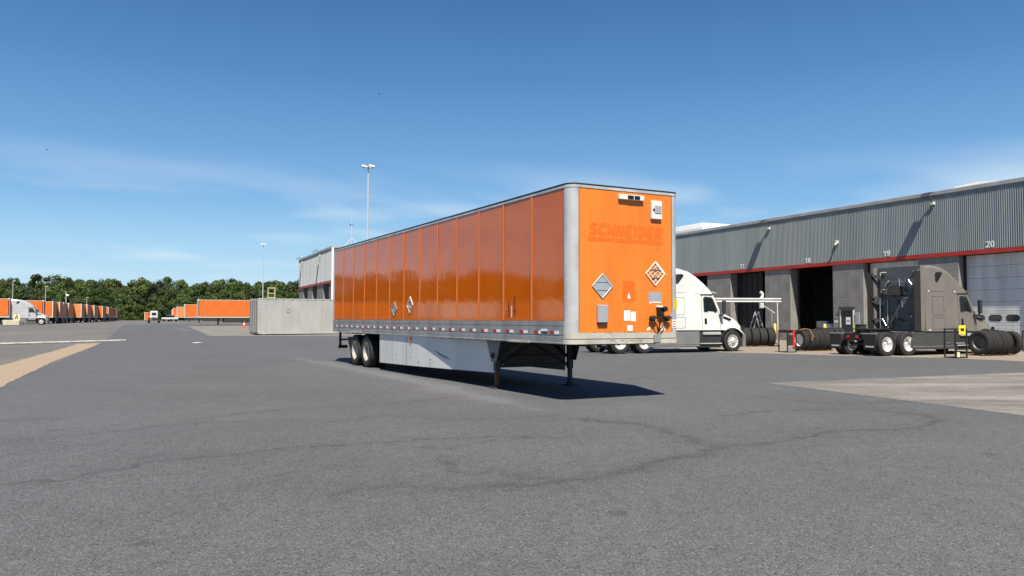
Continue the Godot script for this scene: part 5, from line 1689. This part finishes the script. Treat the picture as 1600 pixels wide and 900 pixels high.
func build_parked() -> void:
	var proto: Node3D = null
	var px := func(u: float, z: float) -> float: return (u - 800.0) / 1231.36 * z      # the sightline's offset at that distance
	# left row: [bearing mark of the right edge, distance of the end that faces the camera, faded, broadside, label]
	var left := [
		[17.0, 124.0, 0, 1, "orange trailer coupled behind the silver tractor at the left border"],
		[69.5, 138.0, 0, 1, "orange trailer with white rails right behind the silver tractor's cab roof"],
		[83.5, 145.0, 0, 0, "orange trailer just right of the silver tractor's hood in the left row"],
		[94.0, 151.0, 1, 0, "narrow faded orange trailer third to the right of the silver tractor"],
		[100.0, 156.0, 1, 0, "narrow faded trailer end before the small lamp post in the left row"],
		[108.0, 162.0, 0, 0, "orange trailer beside the short lamp post in the left row"],
		[128.0, 172.0, 1, 0, "broad pale orange trailer in the middle of the left row"],
		[137.0, 180.0, 0, 0, "bright orange trailer just right of the broad pale one in the left row"],
		[148.0, 192.0, 1, 0, "trailer second to the right of the broad pale one in the left row"],
		[161.0, 206.0, 0, 0, "orange trailer fifth from the far end of the left row"],
		[170.0, 222.0, 0, 0, "orange trailer fourth from the far end of the left row"],
		[174.5, 238.0, 0, 0, "orange trailer third from the far end of the left row"],
		[178.5, 254.0, 0, 0, "orange trailer second from the far end of the left row"],
		[182.5, 272.0, 1, 0, "last trailer at the far end of the left row"]]
	for q in left:
		var x: float = px.call(q[0], q[1])
		var paint: Material = M["orange faded"] if q[2] else M["orange parked"]
		var grp := "trailers parked in the left row"
		var t: Node3D
		var hd0: float = HEAD_IN if q[3] else 155.7
		var at := W(x, q[1]) if q[3] else W(x - 1.3 * 0.911, q[1] - 1.3 * 0.411)
		if proto == null:
			proto = parked_trailer(q[4], at, turn_of(hd0), paint, grp)
			t = proto
		else:
			t = dup(proto, "parked_trailer", q[4], "trailer", at, turn_of(hd0), grp)
			for ch in t.get_children():
				if ch.name.begins_with("box") or ch.name.begins_with("panel_seam") or ch.name.begins_with("rear_door"):
					ch.material_override = paint
	# the row goes on towards the camera beyond the left border, which the glossy trailer side mirrors
	for k in 7:
		var z := 113.0 - k * 11.0
		var t := dup(proto, "parked_trailer", "%s trailer of the left row beyond the left border, counted from the silver tractor" % ["first", "second", "third", "fourth", "fifth", "sixth", "seventh"][k], "trailer", W(-90.0 + k * 1.5 - (6.0 if k % 2 else 0.0), z), turn_of(HEAD_IN), "trailers of the left row outside the picture")
		for ch in t.get_children():
			if ch.name.begins_with("box") or ch.name.begins_with("panel_seam") or ch.name.begins_with("rear_door"):
				ch.material_override = M["off white"] if k % 3 else M["orange parked"]
	# right-hand row: noses to the left
	var right := [
		[309.0, 129.0, 0, "long bright orange trailer left of the grey container"],
		[288.0, 177.0, 0, "orange trailer with a white nose next behind the long bright one"],
		[276.5, 215.0, 1, "pale orange trailer in the middle of the right-hand far row"],
		[271.0, 250.0, 0, "small orange trailer near the far end of the right-hand row"],
		[268.8, 285.0, 1, "last trailer at the far end of the right-hand row"]]
	for q in right:
		var t := dup(proto, "parked_trailer", q[3], "trailer", W(px.call(q[0], q[1]), q[1]), turn_of(HEAD_IN + 180.0), "trailers parked in the right-hand far row")
		for ch in t.get_children():
			if ch.name.begins_with("box") or ch.name.begins_with("panel_seam") or ch.name.begins_with("rear_door"):
				ch.material_override = M["orange faded"] if q[2] else M["orange parked"]
	# orange and white trailers seen from the end across the far yard
	for q in [[207.5, 300.0, 0, 24.3, "orange trailer seen end-on alone in the middle of the far yard"], [215.0, 318.0, 0, 24.3, "dark orange trailer directly behind the one seen end-on in the far yard"], [234.0, 330.0, 2, 250.0, "white trailer parked across the far end of the lane"]]:
		var t := dup(proto, "parked_trailer", q[4], "trailer", W(px.call(q[0], q[1]) + (0.0 if q[2] else -1.3), q[1] + (16.0 if q[2] == 0 else 0.0), -0.95), turn_of(-q[3]) if q[2] == 0 else turn_of(q[3]), "trailers across the far yard")
		for ch in t.get_children():
			if ch.name.begins_with("box") or ch.name.begins_with("panel_seam") or ch.name.begins_with("rear_door"):
				ch.material_override = M["white paint"] if q[2] == 2 else M["orange parked"]
	# silver tractor at the left border
	var hd := deg_to_rad(HEAD_IN)
	var zf := 126.5
	tractor("silver_tractor", "silver sleeper tractor with its trailer at the left border", W(px.call(66.5, zf), zf), HEAD_IN, M["silver paint"], M["grey plastic"], M["polished wheel"], true)
	# sign A on a concrete block
	var zb := 119.0
	var blk := thing("concrete_block", "pale concrete block in front of the silver tractor", "concrete block", W(px.call(20.5, zb), zb), 0.0)
	part(blk, "block", MB.new().cbox(Vector3(0, 0.4, 0), Vector3(2.5, 0.8, 0.9), 0.06), M["concrete block"])
	var sgn := thing("letter_sign", "pale yellow sign with a black letter A on the concrete block", "sign", W(px.call(27.5, zb), zb, 0.8), 0.0)
	part(sgn, "board", MB.new().cbox(Vector3(0, 0.42, 0.1), Vector3(0.95, 0.84, 0.06), 0.02), M["pale yellow"])
	text("A", 0.62, 0.02, M["black print"], sgn, "letter", Vector3(0, 0.42, 0.135), 0.0, 1.2)
	# yard tractor driving away
	var zy := 170.0
	var y := thing("yard_tractor", "small white cab tractor driving away down the middle of the lane", "yard tractor", W(px.call(241.0, zy), zy), turn_of(-24.0))
	part(y, "cab", MB.new().cbox(Vector3(1.3, 1.75, 0), Vector3(1.5, 1.7, 1.5), 0.12), M["white paint"])
	part(y, "rear_window", MB.new().cbox(Vector3(0.55, 1.95, 0), Vector3(0.03, 0.6, 0.9), 0.05), M["dark glass"])
	part(y, "chassis", MB.new().cbox(Vector3(-0.2, 0.75, 0), Vector3(4.6, 0.35, 1.0), 0.04), M["chassis black"])
	part(y, "fender", MB.new().cbox(Vector3(-1.2, 1.08, 0), Vector3(1.6, 0.08, 2.3), 0.03), M["chassis black"])
	part(y, "boom", MB.new().cbox(Vector3(-1.1, 1.2, 0), Vector3(1.5, 0.14, 0.8), 0.03), M["chassis black"])
	for sg in [-1.0, 1.0]:
		part(y, "mirror", MB.new().cbox(Vector3(1.9, 2.0, sg * 1.05), Vector3(0.1, 0.5, 0.2), 0.02), M["dark plastic"])
		for x in [-1.4, 1.6]:
			part(y, "wheel", MB.new().cyl(Vector3(x, 0.5, sg * 0.75), Vector3(x, 0.5, sg * 1.2), 0.5, 0.5, 20), M["rubber"])
	# white pickup by the right-hand row
	var zp := 235.0
	var p := thing("pickup", "white pickup at the far end of the right-hand row", "pickup", W(px.call(266.0, zp), zp), turn_of(-60.0))
	part(p, "body", MB.new().cbox(Vector3(0, 0.85, 0), Vector3(5.4, 0.6, 1.9), 0.1), M["white paint"])
	part(p, "cab", MB.new().prism(PackedVector2Array([Vector2(-0.9, 1.1), Vector2(1.5, 1.1), Vector2(0.7, 1.85), Vector2(-0.7, 1.85)]), 1.7, Transform3D(Basis(), Vector3(0, 0, -0.85))), M["dark glass"])
	part(p, "cab_roof", MB.new().cbox(Vector3(0, 1.88, 0), Vector3(1.5, 0.06, 1.6), 0.03), M["white paint"])
	for sg in [-1.0, 1.0]:
		for x in [-1.7, 1.7]:
			part(p, "wheel", MB.new().cyl(Vector3(x, 0.4, sg * 0.7), Vector3(x, 0.4, sg * 0.96), 0.4, 0.4, 18), M["rubber"])

func build_poles() -> void:
	var px := func(u: float, z: float) -> float: return (u - 800.0) / 1231.36 * z
	for q in [[573.5, 120.0, 24.6, "tall white floodlight mast rising behind the orange trailer"], [410.5, 246.0, 24.3, "far floodlight mast behind the grey container"]]:
		var o := thing("floodlight_mast", q[3], "light mast", W(px.call(q[0], q[1]), q[1]), 15.0, "high floodlight masts in the yard")
		var h: float = q[2]
		part(o, "pole", MB.new().cyl(Vector3.ZERO, Vector3(0, h - 1.2, 0), 0.17, 0.10, 16), M["pole steel"])
		part(o, "neck", MB.new().cyl(Vector3(0, h - 1.2, 0), Vector3(0, h - 0.4, 0), 0.07, 0.07, 10), M["lamp grey"])
		part(o, "crossarm", MB.new().cyl(Vector3(-0.85, h - 0.35, 0), Vector3(0.85, h - 0.35, 0), 0.05, 0.05, 8).cyl(Vector3(0, h - 0.35, -0.7), Vector3(0, h - 0.35, 0.7), 0.05, 0.05, 8), M["lamp grey"])
		for d in [Vector3(-0.75, 0, 0.1), Vector3(0.75, 0, 0.1), Vector3(0.25, 0, 0.6), Vector3(-0.3, 0, -0.6), Vector3(0.35, 0, -0.6)]:
			part(o, "lamp_head", MB.new().cbox(Vector3.ZERO, Vector3(0.46, 0.3, 0.4), 0.06), M["white trim"], d + Vector3(0, h - 0.18, 0))
	for q in [[19.5, 190.0, 10.0, "slim lamp post behind the silver tractor's sleeper"], [71.0, 215.0, 9.6, "slim lamp post above the trailers right of the silver tractor"], [103.0, 175.0, 7.0, "short lamp post with a round white lamp in the left row"], [135.5, 235.0, 7.2, "slim post behind the pale trailer in the left row"]]:
		var o := thing("lamp_post", q[3], "lamp post", W(px.call(q[0], q[1]), q[1]), 0.0, "slim lamp posts behind the left row")
		part(o, "pole", MB.new().cyl(Vector3.ZERO, Vector3(0, q[2], 0), 0.11, 0.07, 8), M["pole steel"])
		part(o, "lamp", MB.new().cbox(Vector3(0.3, q[2] - (0.9 if q[2] == 7.0 else 0.1), 0), Vector3(0.6, 0.35 if q[2] == 7.0 else 0.12, 0.4), 0.05), M["white trim"])

func build_birds() -> void:
	for q in [[590.0, 144.0, 140.0, "dark bird high in the sky above the floodlight mast"], [68.0, 233.0, 150.0, "dark bird low in the sky on the left"]]:
		var z: float = q[2]
		var o := thing("bird", q[3], "bird", Vector3((q[0] - 800.0) / 1231.36 * z, EYE + (498.75 - q[1]) / 1231.36 * z, -z), 30.0)
		var b := MB.new()
		var rows := []
		# one skin from wing tip over the body to wing tip
		for k in 13:
			var f := k / 6.0 - 1.0
			var thick := 0.012 + 0.05 * exp(-f * f * 40.0)
			var chord := 0.05 + 0.09 * (1.0 - absf(f)) + 0.10 * exp(-f * f * 60.0)
			var c := Vector3(-0.05 * absf(f), 0.09 * absf(f) - 0.05 * f * f, f * 0.32)
			var line := []
			for j in 8:
				var a := TAU * j / 8.0
				line.append(c + Vector3(cos(a) * chord, sin(a) * thick, 0))
			line.reverse()
			rows.append(line)
		b.grid(rows, true)
		part(o, "body", b, M["lamp grey"])

# ---------------------------------------------------------------- wood behind the yard
func crown_mesh(sd: int, h: float, r: float, leaves: int) -> ArrayMesh:
	var rg := RandomNumberGenerator.new()
	rg.seed = sd
	var m := MB.new()
	m.coloured = true
	# clumps around a few limbs
	var clumps := []
	for k in 22:
		var y := rg.randf_range(0.16, 0.93)
		var wide := r * (0.45 + 0.75 * sin(PI * clampf(y * 0.9 + 0.06, 0.0, 1.0)))
		var a := rg.randf() * TAU
		var d := wide * sqrt(rg.randf()) * 0.8
		clumps.append([Vector3(cos(a) * d, y * h, sin(a) * d), rg.randf_range(0.22, 0.40) * r])
	clumps.append([Vector3(0, h * 0.92, 0), r * 0.3])
	for k in 5:
		clumps.append([Vector3(rg.randfn(), 0, rg.randfn()) * r * 0.4 + Vector3(0, h * rg.randf_range(0.04, 0.2), 0), r * 0.42])
	for i in leaves:
		var c: Array = clumps[rg.randi() % clumps.size()]
		var dir := Vector3(rg.randfn(), rg.randfn() * 0.85, rg.randfn()).normalized()
		var p: Vector3 = c[0] + dir * c[1] * (0.62 + 0.42 * rg.randf())
		p.y = maxf(p.y, 0.4)
		var s := rg.randf_range(0.16, 0.36)
		var nrm := (dir + Vector3(rg.randfn(), rg.randfn(), rg.randfn()) * 0.45).normalized()
		var u := nrm.cross(Vector3(rg.randfn(), rg.randfn(), rg.randfn())).normalized()
		var w := nrm.cross(u)
		var t := rg.randf_range(0.72, 1.18)
		m.tint = Color(t * rg.randf_range(0.92, 1.1), t, t * rg.randf_range(0.8, 1.1))
		m.flat(p - u * s - w * s * 0.6, p + u * s * 0.9 - w * s * 0.5, p + w * s)
		m.flat(p + u * s * 0.8 + w * s * 0.4, p - u * s * 0.9 + w * s * 0.6, p - w * s)
	return m.mesh()

func trunk_mesh(sd: int, h: float) -> ArrayMesh:
	var rg := RandomNumberGenerator.new()
	rg.seed = sd
	var m := MB.new()
	var top := Vector3(rg.randf_range(-0.3, 0.3), h * 0.8, rg.randf_range(-0.3, 0.3))
	m.cyl(Vector3(0, -0.6, 0), top * 0.5, 0.24, 0.16, 8, false)
	m.cyl(top * 0.5, top, 0.16, 0.04, 8, false)
	for k in 6:
		var f := rg.randf_range(0.35, 0.8)
		var a := rg.randf() * TAU
		m.cyl(top * f, top * f + Vector3(cos(a), 0.7, sin(a)) * h * 0.2, 0.08, 0.02, 6, false)
	return m.mesh()

func build_wood() -> void:
	# rising ground under the trees
	var hill := MB.new()
	var zs := [316.0, 330.0, 360.0, 390.0, 430.0, 470.0, 600.0]
	for i in zs.size() - 1:
		for j in 20:
			var x0 := -760.0 + j * 40.0
			var q := func(x: float, z: float) -> Vector3: return W(x, z, 0.05 + hill_up(z))
			hill.quad(q.call(x0, zs[i]), q.call(x0 + 40.0, zs[i]), q.call(x0 + 40.0, zs[i + 1]), q.call(x0, zs[i + 1]))
	struct("hill", hill, M["earth"])
	var crowns := []
	var trunks := []
	for k in 6:
		crowns.append(crown_mesh(100 + k, 11.0, 4.6, 4200))
		trunks.append(trunk_mesh(200 + k, 11.0))
	var rg := RandomNumberGenerator.new()
	rg.seed = 5
	var rows := [[318.0, 0.66, 5.6], [328.0, 0.95, 6.2], [344.0, 1.05, 6.2], [362.0, 1.1, 6.2], [382.0, 1.06, 6.2], [402.0, 1.05, 6.2], [420.0, 1.02, 5.6]]
	var names := ["front", "second", "third", "fourth", "fifth", "sixth", "rearmost"]
	for i in rows.size():
		var z: float = rows[i][0]
		var x := -z * 0.225
		while x > -z * 0.74:
			var zz := z + rg.randf_range(-5, 5)
			var k := rg.randi() % 6
			var sc: float = rows[i][1] * rg.randf_range(0.78, 1.2) * (1.22 if rg.randf() < 0.08 else 1.0)
			var o := thing("tree", "broadleaf tree in the %s rank of the wood%s" % [names[i], ""], "tree", W(x, zz, 0.05 + hill_up(zz)), rg.randf() * 360.0, "trees in the %s rank of the wood%s" % [names[i], ""])
			o.scale = Vector3(sc * rg.randf_range(0.9, 1.2), sc, sc * rg.randf_range(0.9, 1.2))
			part(o, "trunk", trunks[k], M["bark"])
			part(o, "crown", crowns[k], M["leaves %d" % [0, 1, 1, 2, 2, 3, 4][rg.randi() % 7]])
			x -= rows[i][2] * rg.randf_range(0.75, 1.25) 
	# the wood turns the corner and follows the left row beyond the border; the trailer's glossy side mirrors it
	for k in 46:
		var f := k / 45.0
		var x := lerpf(-232.0, -128.0, f) + rg.randf_range(-7, 7)
		var z := lerpf(40.0, 178.0, f) + rg.randf_range(-5, 5)
		var o := thing("tree", "broadleaf tree of the wood along the left row, beyond the left border", "tree", W(x, z), rg.randf() * 360.0, "trees along the left row beyond the border")
		var sc := rg.randf_range(1.0, 1.35)
		o.scale = Vector3(sc * 1.15, sc, sc * 1.15)
		var v := rg.randi() % 6
		part(o, "trunk", trunks[v], M["bark"])
		part(o, "crown", crowns[v], M["leaves %d" % (rg.randi() % 2)])

func hill_up(z: float) -> float:
	return clampf((z - 322.0) * 0.088, 0.0, 9.5)
